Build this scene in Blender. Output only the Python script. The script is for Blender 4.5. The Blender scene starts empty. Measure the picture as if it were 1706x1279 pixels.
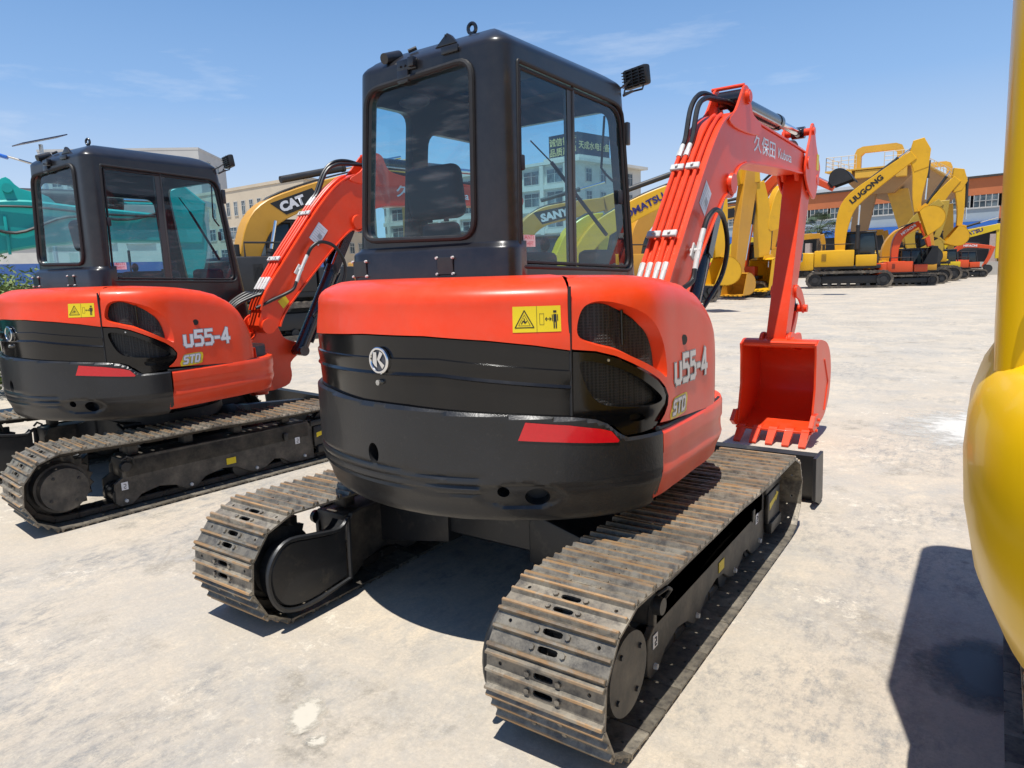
import bpy, bmesh, math, random
from mathutils import Vector, Matrix
from mathutils.geometry import delaunay_2d_cdt
random.seed(7)
C = bpy.context.scene.collection
scn = bpy.context.scene
R = math.radians
# ---------------------------------------------------------------- camera
cam_d = bpy.data.cameras.new('camera'); cam = bpy.data.objects.new('camera', cam_d); C.objects.link(cam)
YAW, PIT, ROL, FPX = -0.608, 0.164, -0.033, 1153.75
_F = Vector((math.sin(YAW)*math.cos(PIT), math.cos(YAW)*math.cos(PIT), -math.sin(PIT)))
_R = Vector((math.cos(YAW), -math.sin(YAW), 0)); _U = _R.cross(_F)
_R2 = _R*math.cos(ROL)+_U*math.sin(ROL); _U2 = -_R*math.sin(ROL)+_U*math.cos(ROL)
cam.matrix_world = Matrix(((_R2.x, _U2.x, -_F.x, 1.769), (_R2.y, _U2.y, -_F.y, -2.748), (_R2.z, _U2.z, -_F.z, 1.452), (0, 0, 0, 1)))
cam_d.sensor_width = 36; cam_d.lens = FPX/1706*36; cam_d.clip_start = .05; cam_d.clip_end = 3000
scn.camera = cam
# ---------------------------------------------------------------- light
SUN = Vector((.08, -.28, 1)).normalized()
w = bpy.data.worlds.new('World'); scn.world = w; w.use_nodes = True
nt = w.node_tree; nt.nodes.clear()
N = nt.nodes.new
sky = N('ShaderNodeTexSky'); sky.sky_type = 'NISHITA'; sky.sun_disc = False
sky.sun_elevation = math.asin(SUN.z); sky.sun_rotation = math.atan2(SUN.x, SUN.y)
sky.air_density = 1.0; sky.dust_density = .2; sky.ozone_density = 3.0; sky.altitude = 10
bg = N('ShaderNodeBackground'); bg.inputs[1].default_value = .088
wo = N('ShaderNodeOutputWorld')
tc = N('ShaderNodeTexCoord'); mp = N('ShaderNodeMapping'); mp.inputs['Scale'].default_value = (1.1, 1.6, 7.5); mp.inputs['Rotation'].default_value = (.25, .2, .5)
nz = N('ShaderNodeTexNoise'); nz.inputs['Scale'].default_value = 2.1; nz.inputs['Detail'].default_value = 7; nz.inputs['Roughness'].default_value = .62
rp = N('ShaderNodeValToRGB'); rp.color_ramp.elements[0].position = .60; rp.color_ramp.elements[1].position = .92
rp.color_ramp.elements[0].color = (0, 0, 0, 1); rp.color_ramp.elements[1].color = (.55, .55, .55, 1)
mx = N('ShaderNodeMix'); mx.data_type = 'RGBA'; mx.inputs[7].default_value = (7.2, 7.6, 8.2, 1)
L = nt.links.new
L(tc.outputs['Generated'], mp.inputs[0]); L(mp.outputs[0], nz.inputs[0]); L(nz.outputs['Fac'], rp.inputs[0]); L(rp.outputs[0], mx.inputs[0])
sx_ = N('ShaderNodeSeparateXYZ'); L(tc.outputs['Generated'], sx_.inputs[0])
cr = N('ShaderNodeValToRGB'); e = cr.color_ramp.elements; e[0].position = 0; e[0].color = (6.2, 6.9, 7.7, 1); e[1].position = .75; e[1].color = (.9, 1.75, 3.9, 1)
e2 = cr.color_ramp.elements.new(.22); e2.color = (2.35, 4.05, 6.9, 1); e3 = cr.color_ramp.elements.new(.42); e3.color = (.95, 2.35, 5.1, 1)
L(sx_.outputs['Z'], cr.inputs[0]); m0 = N('ShaderNodeMix'); m0.data_type = 'RGBA'; m0.inputs[0].default_value = .88; L(sky.outputs[0], m0.inputs[6]); L(cr.outputs[0], m0.inputs[7]); L(m0.outputs[2], mx.inputs[6]); L(mx.outputs[2], bg.inputs[0]); L(bg.outputs[0], wo.inputs[0])
sl = bpy.data.lights.new('sun', 'SUN'); sl.energy = 4.1; sl.angle = R(.5); sl.color = (1, .965, .90)
so = bpy.data.objects.new('sun', sl); C.objects.link(so); so.rotation_euler = SUN.to_track_quat('Z', 'Y').to_euler(); so.location = (0, 0, 30)
vs = scn.view_settings; vs.view_transform = 'Standard'; vs.look = 'None'; vs.gamma = 1; vs.exposure = .52
# ---------------------------------------------------------------- materials
MATS = {}
def srgb(h):
    return tuple(((c/255)/12.92 if c/255 <= .04045 else ((c/255+.055)/1.055)**2.4) for c in h)
def mat(name, col, rough=.5, metal=0, coat=0, var=.12, scale=6, bump=0, bscale=60, col2=None, thr=(.45, .7), spec=.5, c2scale=None, dust=0):
    """principled with object-space noise: slight value variation, optional second colour in blotches"""
    if name in MATS: return MATS[name]
    m = bpy.data.materials.new(name); MATS[name] = m; m.use_nodes = True
    t = m.node_tree; b = t.nodes['Principled BSDF']; n = t.nodes.new; l = t.links.new
    tcn = n('ShaderNodeTexCoord')
    no = n('ShaderNodeTexNoise'); no.inputs['Scale'].default_value = scale; no.inputs['Detail'].default_value = 6; no.inputs['Roughness'].default_value = .6
    l(tcn.outputs['Object'], no.inputs['Vector'])
    r = n('ShaderNodeMapRange'); r.inputs[1].default_value = .3; r.inputs[2].default_value = .7; r.inputs[3].default_value = 1-var; r.inputs[4].default_value = 1+var
    l(no.outputs['Fac'], r.inputs[0])
    mu = n('ShaderNodeMix'); mu.data_type = 'RGBA'; mu.blend_type = 'MULTIPLY'; mu.inputs[0].default_value = 1
    mu.inputs[6].default_value = (*col, 1); l(r.outputs[0], mu.inputs[7])
    out = mu.outputs[2]
    if col2:
        n2 = n('ShaderNodeTexNoise'); n2.inputs['Scale'].default_value = c2scale or scale*1.7; n2.inputs['Detail'].default_value = 9; n2.inputs['Roughness'].default_value = .7
        l(tcn.outputs['Object'], n2.inputs['Vector'])
        r2 = n('ShaderNodeMapRange'); r2.inputs[1].default_value = thr[0]; r2.inputs[2].default_value = thr[1]; l(n2.outputs['Fac'], r2.inputs[0])
        m2 = n('ShaderNodeMix'); m2.data_type = 'RGBA'; l(r2.outputs[0], m2.inputs[0]); l(out, m2.inputs[6]); m2.inputs[7].default_value = (*col2, 1); out = m2.outputs[2]
    if dust:
        nd = n('ShaderNodeTexNoise'); nd.inputs['Scale'].default_value = 11; nd.inputs['Detail'].default_value = 12; nd.inputs['Roughness'].default_value = .78; l(tcn.outputs['Object'], nd.inputs['Vector'])
        rd = n('ShaderNodeMapRange'); rd.inputs[1].default_value = .42; rd.inputs[2].default_value = .75; rd.inputs[4].default_value = dust; l(nd.outputs['Fac'], rd.inputs[0])
        md = n('ShaderNodeMix'); md.data_type = 'RGBA'; l(rd.outputs[0], md.inputs[0]); l(out, md.inputs[6]); md.inputs[7].default_value = (.42, .36, .29, 1); out = md.outputs[2]
    l(out, b.inputs['Base Color'])
    r3 = n('ShaderNodeMapRange'); r3.inputs[3].default_value = max(rough-.1, .02); r3.inputs[4].default_value = min(rough+.12, 1); l(no.outputs['Fac'], r3.inputs[0]); l(r3.outputs[0], b.inputs['Roughness'])
    b.inputs['Metallic'].default_value = metal; b.inputs['Coat Weight'].default_value = coat; b.inputs['Coat Roughness'].default_value = .06
    b.inputs['Specular IOR Level'].default_value = spec
    if bump:
        nb = n('ShaderNodeTexNoise'); nb.inputs['Scale'].default_value = bscale; nb.inputs['Detail'].default_value = 5; l(tcn.outputs['Object'], nb.inputs['Vector'])
        bp = n('ShaderNodeBump'); bp.inputs['Strength'].default_value = bump; bp.inputs['Distance'].default_value = .01; l(nb.outputs['Fac'], bp.inputs['Height']); l(bp.outputs[0], b.inputs['Normal'])
    return m
RED = mat('orange_paint', (.78, .053, .010), .36, dust=.06, coat=.12, spec=.35, var=.06, scale=2.5, bump=.02, bscale=25, col2=(.68, .052, .014), thr=(.5, .9))
BLKP = mat('black_gloss_panel', (.004, .004, .0045), .15, dust=.006, spec=.4, coat=.15, var=.2, scale=4, bump=.02, bscale=18)
CWM = mat('counterweight_paint', (.0130, .0133, .0145), .36, coat=.1, var=.25, scale=5, bump=.09, bscale=110, col2=(.05, .047, .043), thr=(.58, .9), c2scale=60)
CABM = mat('cab_paint', (.0115, .0115, .0145), .32, dust=.03, coat=.2, var=.12, scale=4, bump=.03, bscale=40, col2=(.05, .052, .058), thr=(.66, .9), c2scale=26)
FRM = mat('frame_paint', (.016, .017, .019), .42, var=.2, scale=7, bump=.06, bscale=50, col2=(.085, .075, .06), thr=(.56, .8), c2scale=9)
FRMT = mat('dusty_frame', (.030, .028, .026), .5, var=.25, scale=6, bump=.08, bscale=40, col2=(.13, .112, .088), thr=(.42, .72), c2scale=7)
INT = mat('cab_interior', (.018, .022, .03), .7, var=.2)
RUB = mat('rubber', (.012, .012, .013), .6, var=.2, scale=30, bump=.05, bscale=150)
HOSE = mat('hose_rubber', (.010, .010, .011), .38, var=.2, scale=30)
CHR = mat('chrome', (.75, .76, .78), .12, metal=1, var=.03)
STL = mat('zinc_steel', (.58, .57, .54), .38, metal=1, var=.2, scale=40)
BOLT = mat('bolt_white', (.55, .55, .53), .45, var=.1, scale=30)
CYL = mat('cylinder_black', (.012, .013, .018), .25, coat=.4, var=.15)
WHT = mat('decal_white', (.70, .70, .72), .4, var=.03)
GRYD = mat('decal_grey', (.28, .29, .32), .4, var=.03)
SILV = mat('decal_silver', (.62, .63, .68), .35, var=.05)
YEL = mat('sticker_yellow', (.70, .52, .006), .4, var=.03)
INK = mat('ink_black', (.01, .01, .01), .5, var=.05)
INKP = mat('ink_magenta', (.55, .05, .12), .5, var=.05)
INKB = mat('ink_navy', (.02, .015, .12), .5, var=.05)
REFL = mat('red_reflector', (.62, .004, .012), .22, coat=.6, var=.05, scale=50)
LAMPG = mat('lamp_black', (.015, .015, .015), .4, var=.2)
def grille_mat():
    m = bpy.data.materials.new('grille_mesh'); m.use_nodes = True; t = m.node_tree; b = t.nodes['Principled BSDF']; n = t.nodes.new; l = t.links.new
    tcn = n('ShaderNodeTexCoord'); v = n('ShaderNodeTexVoronoi'); v.inputs['Scale'].default_value = 95; v.inputs['Randomness'].default_value = .0
    v.feature = 'F1'; l(tcn.outputs['Object'], v.inputs['Vector'])
    r = n('ShaderNodeMapRange'); r.inputs[1].default_value = .42; r.inputs[2].default_value = .5; l(v.outputs['Distance'], r.inputs[0])
    mx_ = n('ShaderNodeMix'); mx_.data_type = 'RGBA'; mx_.inputs[6].default_value = (.006, .006, .006, 1); mx_.inputs[7].default_value = (.028, .027, .025, 1); l(r.outputs[0], mx_.inputs[0])
    l(mx_.outputs[2], b.inputs['Base Color']); b.inputs['Roughness'].default_value = .5
    bp = n('ShaderNodeBump'); bp.inputs['Strength'].default_value = .6; bp.inputs['Distance'].default_value = .004; l(r.outputs[0], bp.inputs['Height']); l(bp.outputs[0], b.inputs['Normal'])
    return m
GRL = grille_mat()
def shoe_mat():
    m = bpy.data.materials.new('track_shoe_steel'); m.use_nodes = True; t = m.node_tree; b = t.nodes['Principled BSDF']; n = t.nodes.new; l = t.links.new
    tcn = n('ShaderNodeTexCoord'); oi = n('ShaderNodeObjectInfo')
    ad = n('ShaderNodeVectorMath'); ad.operation = 'ADD'; l(tcn.outputs['Object'], ad.inputs[0])
    sc = n('ShaderNodeVectorMath'); sc.operation = 'SCALE'; sc.inputs[0].default_value = (31, 17, 5); l(oi.outputs['Random'], sc.inputs['Scale']); l(sc.outputs[0], ad.inputs[1])
    n1 = n('ShaderNodeTexNoise'); n1.inputs['Scale'].default_value = 22; n1.inputs['Detail'].default_value = 8; n1.inputs['Roughness'].default_value = .7; l(ad.outputs[0], n1.inputs['Vector'])
    n2 = n('ShaderNodeTexNoise'); n2.inputs['Scale'].default_value = 5; n2.inputs['Detail'].default_value = 4; l(ad.outputs[0], n2.inputs['Vector'])
    # plate: dark steel with dried mud
    rr = n('ShaderNodeMapRange'); rr.inputs[1].default_value = .34; rr.inputs[2].default_value = .58; l(n1.outputs['Fac'], rr.inputs[0])
    m1 = n('ShaderNodeMix'); m1.data_type = 'RGBA'; l(rr.outputs[0], m1.inputs[0]); m1.inputs[6].default_value = (.085, .078, .070, 1); m1.inputs[7].default_value = (.235, .205, .16, 1)
    # grouser tips: bright orange rust
    sp = n('ShaderNodeSeparateXYZ'); l(tcn.outputs['Object'], sp.inputs[0])
    rz = n('ShaderNodeMapRange'); rz.inputs[1].default_value = .0125; rz.inputs[2].default_value = .0155; l(sp.outputs['Z'], rz.inputs[0])
    rn = n('ShaderNodeMapRange'); rn.inputs[1].default_value = .34; rn.inputs[2].default_value = .6; l(n2.outputs['Fac'], rn.inputs[0])
    mm = n('ShaderNodeMath'); mm.operation = 'MULTIPLY'; l(rz.outputs[0], mm.inputs[0]); l(rn.outputs[0], mm.inputs[1])
    rc = n('ShaderNodeMix'); rc.data_type = 'RGBA'; l(n1.outputs['Fac'], rc.inputs[0]); rc.inputs[6].default_value = (.42, .19, .045, 1); rc.inputs[7].default_value = (.38, .29, .18, 1)
    m3 = n('ShaderNodeMix'); m3.data_type = 'RGBA'; l(mm.outputs[0], m3.inputs[0]); l(m1.outputs[2], m3.inputs[6]); l(rc.outputs[2], m3.inputs[7])
    n3 = n('ShaderNodeTexNoise'); n3.inputs['Scale'].default_value = 9; n3.inputs['Detail'].default_value = 10; n3.inputs['Roughness'].default_value = .75; l(ad.outputs[0], n3.inputs['Vector'])
    rm = n('ShaderNodeMapRange'); rm.inputs[1].default_value = .52; rm.inputs[2].default_value = .62; rm.inputs[4].default_value = .9; l(n3.outputs['Fac'], rm.inputs[0])
    m4 = n('ShaderNodeMix'); m4.data_type = 'RGBA'; l(rm.outputs[0], m4.inputs[0]); l(m3.outputs[2], m4.inputs[6]); m4.inputs[7].default_value = (.31, .275, .215, 1)
    rb = n('ShaderNodeMapRange'); rb.inputs[3].default_value = .72; rb.inputs[4].default_value = 1.25; l(oi.outputs['Random'], rb.inputs[0])
    m5 = n('ShaderNodeMix'); m5.data_type = 'RGBA'; m5.blend_type = 'MULTIPLY'; m5.inputs[0].default_value = 1; l(m4.outputs[2], m5.inputs[6]); l(rb.outputs[0], m5.inputs[7]); m3 = m5
    l(m3.outputs[2], b.inputs['Base Color']); b.inputs['Roughness'].default_value = .5; b.inputs['Metallic'].default_value = .4
    bp = n('ShaderNodeBump'); bp.inputs['Strength'].default_value = .35; bp.inputs['Distance'].default_value = .004; l(n1.outputs['Fac'], bp.inputs['Height']); l(bp.outputs[0], b.inputs['Normal'])
    return m
SHOE = shoe_mat()
def glass_mat(name, tint, k=1.0):
    m = bpy.data.materials.new(name); m.use_nodes = True; t = m.node_tree; t.nodes.clear(); n = t.nodes.new; l = t.links.new
    o = n('ShaderNodeOutputMaterial'); tr = n('ShaderNodeBsdfTransparent'); tr.inputs[0].default_value = (*tint, 1)
    g = n('ShaderNodeBsdfGlossy'); g.inputs['Roughness'].default_value = .02; g.inputs['Color'].default_value = (.9, .95, 1, 1)
    f = n('ShaderNodeFresnel'); gm = n('ShaderNodeNewGeometry'); io = n('ShaderNodeMapRange'); io.inputs[3].default_value = 1.5; io.inputs[4].default_value = 1/1.5; l(gm.outputs['Backfacing'], io.inputs[0]); l(io.outputs[0], f.inputs[0])
    ml = n('ShaderNodeMath'); ml.operation = 'MULTIPLY'; ml.inputs[1].default_value = k; l(f.outputs[0], ml.inputs[0])
    d = n('ShaderNodeBsdfDiffuse'); d.inputs[0].default_value = (.6, .6, .58, 1)
    tcn = n('ShaderNodeTexCoord'); nn = n('ShaderNodeTexNoise'); nn.inputs['Scale'].default_value = 6; nn.inputs['Detail'].default_value = 8
    mpn = n('ShaderNodeMapping'); mpn.inputs['Scale'].default_value = (1, 1, 6); l(tcn.outputs['Object'], mpn.inputs[0]); l(mpn.outputs[0], nn.inputs[0])
    rr = n('ShaderNodeMapRange'); rr.inputs[1].default_value = .5; rr.inputs[2].default_value = .85; rr.inputs[3].default_value = .01; rr.inputs[4].default_value = .13; l(nn.outputs['Fac'], rr.inputs[0])
    x1 = n('ShaderNodeMixShader'); l(rr.outputs[0], x1.inputs[0]); l(tr.outputs[0], x1.inputs[1]); l(d.outputs[0], x1.inputs[2])
    x = n('ShaderNodeMixShader'); l(ml.outputs[0], x.inputs[0]); l(x1.outputs[0], x.inputs[1]); l(g.outputs[0], x.inputs[2]); l(x.outputs[0], o.inputs[0])
    return m
GLS = glass_mat('tinted_glass', (.62, .84, .90), .9)
# ---------------------------------------------------------------- mesh helpers
class MB:
    def __init__(s): s.bm = bmesh.new(); s.mi = 0
    def _faces(s, f0):
        for f in s.bm.faces[f0:]: f.material_index = s.mi
    def box(s, c, d, rot=None, bev=0, seg=2):
        s.bm.faces.ensure_lookup_table(); n0 = len(s.bm.faces)
        M = Matrix.Translation(c) @ (rot.to_4x4() if rot else Matrix.Identity(4)) @ Matrix.Diagonal((*d, 1))
        g = bmesh.ops.create_cube(s.bm, size=1, matrix=M)
        if bev:
            es = list({e for v in g['verts'] for e in v.link_edges})
            bmesh.ops.bevel(s.bm, geom=es, offset=bev, segments=seg, affect='EDGES', profile=.5)
        s.bm.faces.ensure_lookup_table(); s._faces(n0); return s
    def cone(s, p0, p1, r0, r1=None, seg=20, caps=True):
        s.bm.faces.ensure_lookup_table(); n0 = len(s.bm.faces)
        p0 = Vector(p0); p1 = Vector(p1); d = p1-p0
        M = Matrix.Translation((p0+p1)/2) @ d.to_track_quat('Z', 'Y').to_matrix().to_4x4()
        bmesh.ops.create_cone(s.bm, cap_ends=caps, segments=seg, radius1=r0, radius2=r0 if r1 is None else r1, depth=d.length, matrix=M)
        s.bm.faces.ensure_lookup_table(); s._faces(n0); return s
    def sphere(s, c, r, sc=(1, 1, 1), u=16, v=10):
        s.bm.faces.ensure_lookup_table(); n0 = len(s.bm.faces)
        bmesh.ops.create_uvsphere(s.bm, u_segments=u, v_segments=v, radius=r, matrix=Matrix.Translation(c) @ Matrix.Diagonal((*sc, 1)))
        s.bm.faces.ensure_lookup_table(); s._faces(n0); return s
    def tube(s, path, r, seg=10, closed=False, cap=True):
        pts = [Vector(p) for p in path]; n = len(pts); rings = []
        s.bm.faces.ensure_lookup_table(); n0 = len(s.bm.faces)
        up = None
        for i, p in enumerate(pts):
            a = pts[i-1] if (i or closed) else p; b = pts[(i+1) % n] if (i < n-1 or closed) else p
            t = (b-a).normalized()
            if up is None:
                up = Vector((0, 0, 1)) if abs(t.z) < .9 else Vector((1, 0, 0))
            x = t.cross(up).normalized(); up = x.cross(t).normalized()
            rings.append([s.bm.verts.new(p + (x*math.cos(k*2*math.pi/seg)+up*math.sin(k*2*math.pi/seg))*r) for k in range(seg)])
        m = n if closed else n-1
        for i in range(m):
            A, B = rings[i], rings[(i+1) % n]
            for k in range(seg): s.bm.faces.new((A[k], A[(k+1) % seg], B[(k+1) % seg], B[k]))
        if cap and not closed:
            s.bm.faces.new(rings[0]); s.bm.faces.new(rings[-1][::-1])
        s.bm.faces.ensure_lookup_table(); s._faces(n0); return s
    def prism(s, poly, a0, a1, axis='x', bev=0, seg=2):
        """poly of (u,v): axis x -> (y,z); axis y -> (x,z); axis z -> (x,y)"""
        s.bm.faces.ensure_lookup_table(); n0 = len(s.bm.faces)
        f = {'x': lambda u, v, a: (a, u, v), 'y': lambda u, v, a: (u, a, v), 'z': lambda u, v, a: (u, v, a)}[axis]
        A = [s.bm.verts.new(f(u, v, a0)) for u, v in poly]; B = [s.bm.verts.new(f(u, v, a1)) for u, v in poly]
        n = len(poly); fs = []
        fs.append(s.bm.faces.new(A)); fs.append(s.bm.faces.new(B[::-1]))
        for i in range(n): fs.append(s.bm.faces.new((A[i], B[i], B[(i+1) % n], A[(i+1) % n])))
        bmesh.ops.recalc_face_normals(s.bm, faces=fs)
        if bev:
            es = list({e for ff in fs[:2] for e in ff.edges})
            bmesh.ops.bevel(s.bm, geom=es, offset=bev, segments=seg, affect='EDGES', profile=.5)
        s.bm.faces.ensure_lookup_table(); s._faces(n0); return s
    def quad(s, *p):
        f = s.bm.faces.new([s.bm.verts.new(q) for q in p]); f.material_index = s.mi; return s
    def grid(s, rows, closed=False):
        s.bm.faces.ensure_lookup_table(); n0 = len(s.bm.faces)
        V = [[s.bm.verts.new(p) for p in r] for r in rows]
        for i in range(len(V)-1):
            m = len(V[i])
            for j in range(m if closed else m-1): s.bm.faces.new((V[i][j], V[i][(j+1) % m], V[i+1][(j+1) % m], V[i+1][j]))
        s.bm.faces.ensure_lookup_table(); s._faces(n0); return V
def obj(name, mb, mats, parent=None, smooth=35, loc=None):
    me = bpy.data.meshes.new(name)
    bm = mb.bm if isinstance(mb, MB) else mb
    bm.to_mesh(me); bm.free()
    for m in (mats if isinstance(mats, (list, tuple)) else [mats]): me.materials.append(m)
    if smooth: me.polygons.foreach_set('use_smooth', [True]*len(me.polygons)); me.set_sharp_from_angle(angle=R(smooth))
    o = bpy.data.objects.new(name, me); C.objects.link(o)
    if parent: o.parent = parent
    if loc: o.location = loc
    return o
def thing(name, label, cat, loc=(0, 0, 0), rotz=0, group=None):
    o = bpy.data.objects.new(name, None); C.objects.link(o); o.empty_display_size = .3
    o.location = loc; o.rotation_euler = (0, 0, rotz); o['label'] = label; o['category'] = cat
    if group: o['group'] = group
    return o
def tag(o, label, cat, group=None):
    o['label'] = label; o['category'] = cat
    if group: o['group'] = group
    return o
def struct(o, kind='structure'): o['kind'] = kind; return o
def copy_tree(o, parent=None):
    c = o.copy(); C.objects.link(c); c.parent = parent
    for ch in list(o.children): copy_tree(ch, c)
    return c
def split_clusters(o, mg=.003):
    """give every separate piece of a part an object of its own"""
    bm = bmesh.new(); bm.from_mesh(o.data); bm.verts.ensure_lookup_table(); seen = {}; isl = []
    for v in bm.verts:
        if v.index in seen: continue
        st_ = [v]; seen[v.index] = len(isl); cur = []
        while st_:
            q = st_.pop(); cur.append(q.index)
            for e in q.link_edges:
                w_ = e.other_vert(q)
                if w_.index not in seen: seen[w_.index] = len(isl); st_.append(w_)
        isl.append(cur)
    bb = [([min(bm.verts[i].co[k] for i in c)-mg for k in range(3)], [max(bm.verts[i].co[k] for i in c)+mg for k in range(3)]) for c in isl]
    grp = list(range(len(isl)))
    def root_(a):
        while grp[a] != a: a = grp[a]
        return a
    for i in range(len(isl)):
        for j in range(i):
            if all(bb[i][0][k] <= bb[j][1][k] and bb[j][0][k] <= bb[i][1][k] for k in range(3)): grp[root_(i)] = root_(j)
    roots = sorted({root_(i) for i in range(len(isl))}); out = [o]
    if len(roots) > 1:
        mats_ = list(o.data.materials); nm = o.name.split('.')[0]
        for n_, r_ in enumerate(roots):
            keep = {i for k, c in enumerate(isl) if root_(k) == r_ for i in c}; b2 = bm.copy(); b2.verts.ensure_lookup_table()
            bmesh.ops.delete(b2, geom=[v for v in b2.verts if v.index not in keep], context='VERTS')
            if n_ == 0: b2.to_mesh(o.data)
            else:
                me = bpy.data.meshes.new(nm); b2.to_mesh(me)
                for m_ in mats_: me.materials.append(m_)
                q = bpy.data.objects.new(nm, me); C.objects.link(q); q.parent = o.parent; q.matrix_basis = o.matrix_basis.copy(); out.append(q)
            b2.free()
    bm.free(); return out
def inpoly(x, y, P):
    c = False; j = len(P)-1
    for i in range(len(P)):
        xi, yi = P[i]; xj, yj = P[j]
        if (yi > y) != (yj > y) and x < (xj-xi)*(y-yi)/(yj-yi)+xi: c = not c
        j = i
    return c
def smooth_loop(P, n=5, closed=True):
    out = []; m = len(P)
    for i in range(m if closed else m-1):
        p0 = P[(i-1) % m] if closed or i else P[i]; p1 = P[i]; p2 = P[(i+1) % m]; p3 = P[(i+2) % m] if closed or i+2 < m else p2
        for k in range(n):
            u = k/n
            out.append(tuple(.5*(2*b+(c-a)*u+(2*a-5*b+4*c-d)*u*u+(-a+3*b-3*c+d)*u**3) for a, b, c, d in zip(p0, p1, p2, p3)))
    if not closed: out.append(tuple(P[-1]))
    return out
def dens(P, st, ku=1.0):
    out = []
    for i, p in enumerate(P):
        q = P[(i+1) % len(P)]; d = math.hypot((q[0]-p[0])*ku, q[1]-p[1]); n = max(1, int(math.ceil(d/st)))
        for k in range(n): out.append((p[0]+(q[0]-p[0])*k/n, p[1]+(q[1]-p[1])*k/n))
    return out
def patch(mb, outer, holes, fmap, st=.025, ku=1.0, flip=False):
    """constrained-Delaunay surface over parameter polygon with holes; ku scales u to metres. returns boundary loops"""
    loops = [dens(outer, st, ku)]+[dens(h, st, ku) for h in holes]
    V = []; E = []
    for lp in loops:
        b = len(V); V += [Vector((u*ku, v)) for u, v in lp]; E += [(b+i, b+(i+1) % len(lp)) for i in range(len(lp))]
    us = [p.x for p in V[:len(loops[0])]]; vs_ = [p.y for p in V[:len(loops[0])]]
    sl_ = [[(u*ku, v) for u, v in lp] for lp in loops]
    nb = len(V); bnd = V[:nb]
    cell = {}
    for p in bnd: cell.setdefault((int(p.x//st), int(p.y//st)), []).append(p)
    y = min(vs_)+st/2; row = 0
    while y < max(vs_):
        x = min(us)+(st/2 if row % 2 else st*.02)
        while x < max(us):
            if inpoly(x, y, sl_[0]) and not any(inpoly(x, y, h) for h in sl_[1:]):
                ci, cj = int(x//st), int(y//st)
                if all((p.x-x)**2+(p.y-y)**2 > (st*.55)**2 for a in (-1, 0, 1) for b_ in (-1, 0, 1) for p in cell.get((ci+a, cj+b_), ())): V.append(Vector((x, y)))
            x += st
        y += st; row += 1
    vo, eo, fo, _, _, _ = delaunay_2d_cdt(V, E, [], 0, 1e-6)
    bv = [mb.bm.verts.new(fmap(p.x/ku, p.y)) for p in vo]
    for f in fo:
        cx = sum(vo[i].x for i in f)/3; cy = sum(vo[i].y for i in f)/3
        if inpoly(cx, cy, sl_[0]) and not any(inpoly(cx, cy, h) for h in sl_[1:]):
            ff = mb.bm.faces.new([bv[i] for i in (f[::-1] if flip else f)]); ff.material_index = mb.mi
    for v in [v for v in bv if not v.link_faces]: mb.bm.verts.remove(v)
    return loops
def rim(mb, loop, f0, f1, flip=False):
    A = [mb.bm.verts.new(f0(u, v)) for u, v in loop]; B = [mb.bm.verts.new(f1(u, v)) for u, v in loop]
    n = len(loop)
    for i in range(n):
        f = mb.bm.faces.new((A[i], A[(i+1) % n], B[(i+1) % n], B[i])); f.material_index = mb.mi
def text_mesh(body, size, parent, name, m, fmap, ext=0.0, align='LEFT', bold=0.0, sx=1.0, sh=0.0):
    """flat lettering laid on a surface: fmap(u,v)->point"""
    cu = bpy.data.curves.new('t', 'FONT'); cu.body = body; cu.size = size; cu.align_x = align; cu.offset = bold; cu.resolution_u = 3; cu.shear = sh
    to = bpy.data.objects.new('t', cu); C.objects.link(to)
    dg = bpy.context.evaluated_depsgraph_get(); dg.update()
    me = bpy.data.meshes.new_from_object(to.evaluated_get(dg)); bpy.data.objects.remove(to)
    me.name = name; me.materials.clear(); me.materials.append(m)
    bm = bmesh.new(); bm.from_mesh(me); bmesh.ops.triangulate(bm, faces=bm.faces)
    if ext:
        g = bmesh.ops.extrude_face_region(bm, geom=bm.faces[:])
        for v in g['geom']:
            if isinstance(v, bmesh.types.BMVert): v.co.z -= ext
    for v in bm.verts:
        z = v.co.z; p = Vector(fmap(v.co.x*sx, v.co.y)); v.co = p + (Vector((0, 0, 0)))
    bm.to_mesh(me); bm.free()
    o = bpy.data.objects.new(name, me); C.objects.link(o); o.parent = parent
    return o
# ================================================================ compact tracked excavator
RT = [(-180,.90),(-165,.925),(-150,.965),(-129,.985),(-110,.97),(-90,.96),(-75,.955),(-60,.947),(-45,.945),(-30,.925),(-15,.845),(0,.81),(15,.83),(27,.86),(37,.865),(50,.83),(66,.74),(90,.68),(110,.72),(128,.85),(140,.98),(150,1.0),(165,.93),(180,.90)]
def RAD(t):
    t = (t+180) % 360-180; n = len(RT)-1
    for i in range(n):
        if RT[i][0] <= t <= RT[i+1][0]: break
    p0 = RT[(i-1) % n]; p1 = RT[i]; p2 = RT[i+1]; p3 = RT[i+2 if i+2 <= n else 1]
    h = p2[0]-p1[0]; u = (t-p1[0])/h
    x0 = p0[0]-(360 if p0[0] > p1[0] else 0); x3 = p3[0]+(360 if p3[0] < p2[0] else 0)
    m1 = (p2[1]-p0[1])/(p2[0]-x0)*h; m2 = (p3[1]-p1[1])/(x3-p1[0])*h
    return (2*u**3-3*u*u+1)*p1[1]+(u**3-2*u*u+u)*m1+(-2*u**3+3*u*u)*p2[1]+(u**3-u*u)*m2
def SP(t, z, ins=0):
    r = RAD(t)-ins; a = R(t); return Vector((r*math.cos(a), r*math.sin(a), z))
def pl(T, t):
    if t <= T[0][0]: return T[0][1]
    for (a, b), (c, d) in zip(T, T[1:]):
        if t <= c: return b+(d-b)*(t-a)/(c-a)
    return T[-1][1]
KU = .0163
def sstep(a, b, x): x = min(1, max(0, (x-a)/(b-a))); return x*x*(3-2*x)

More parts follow.
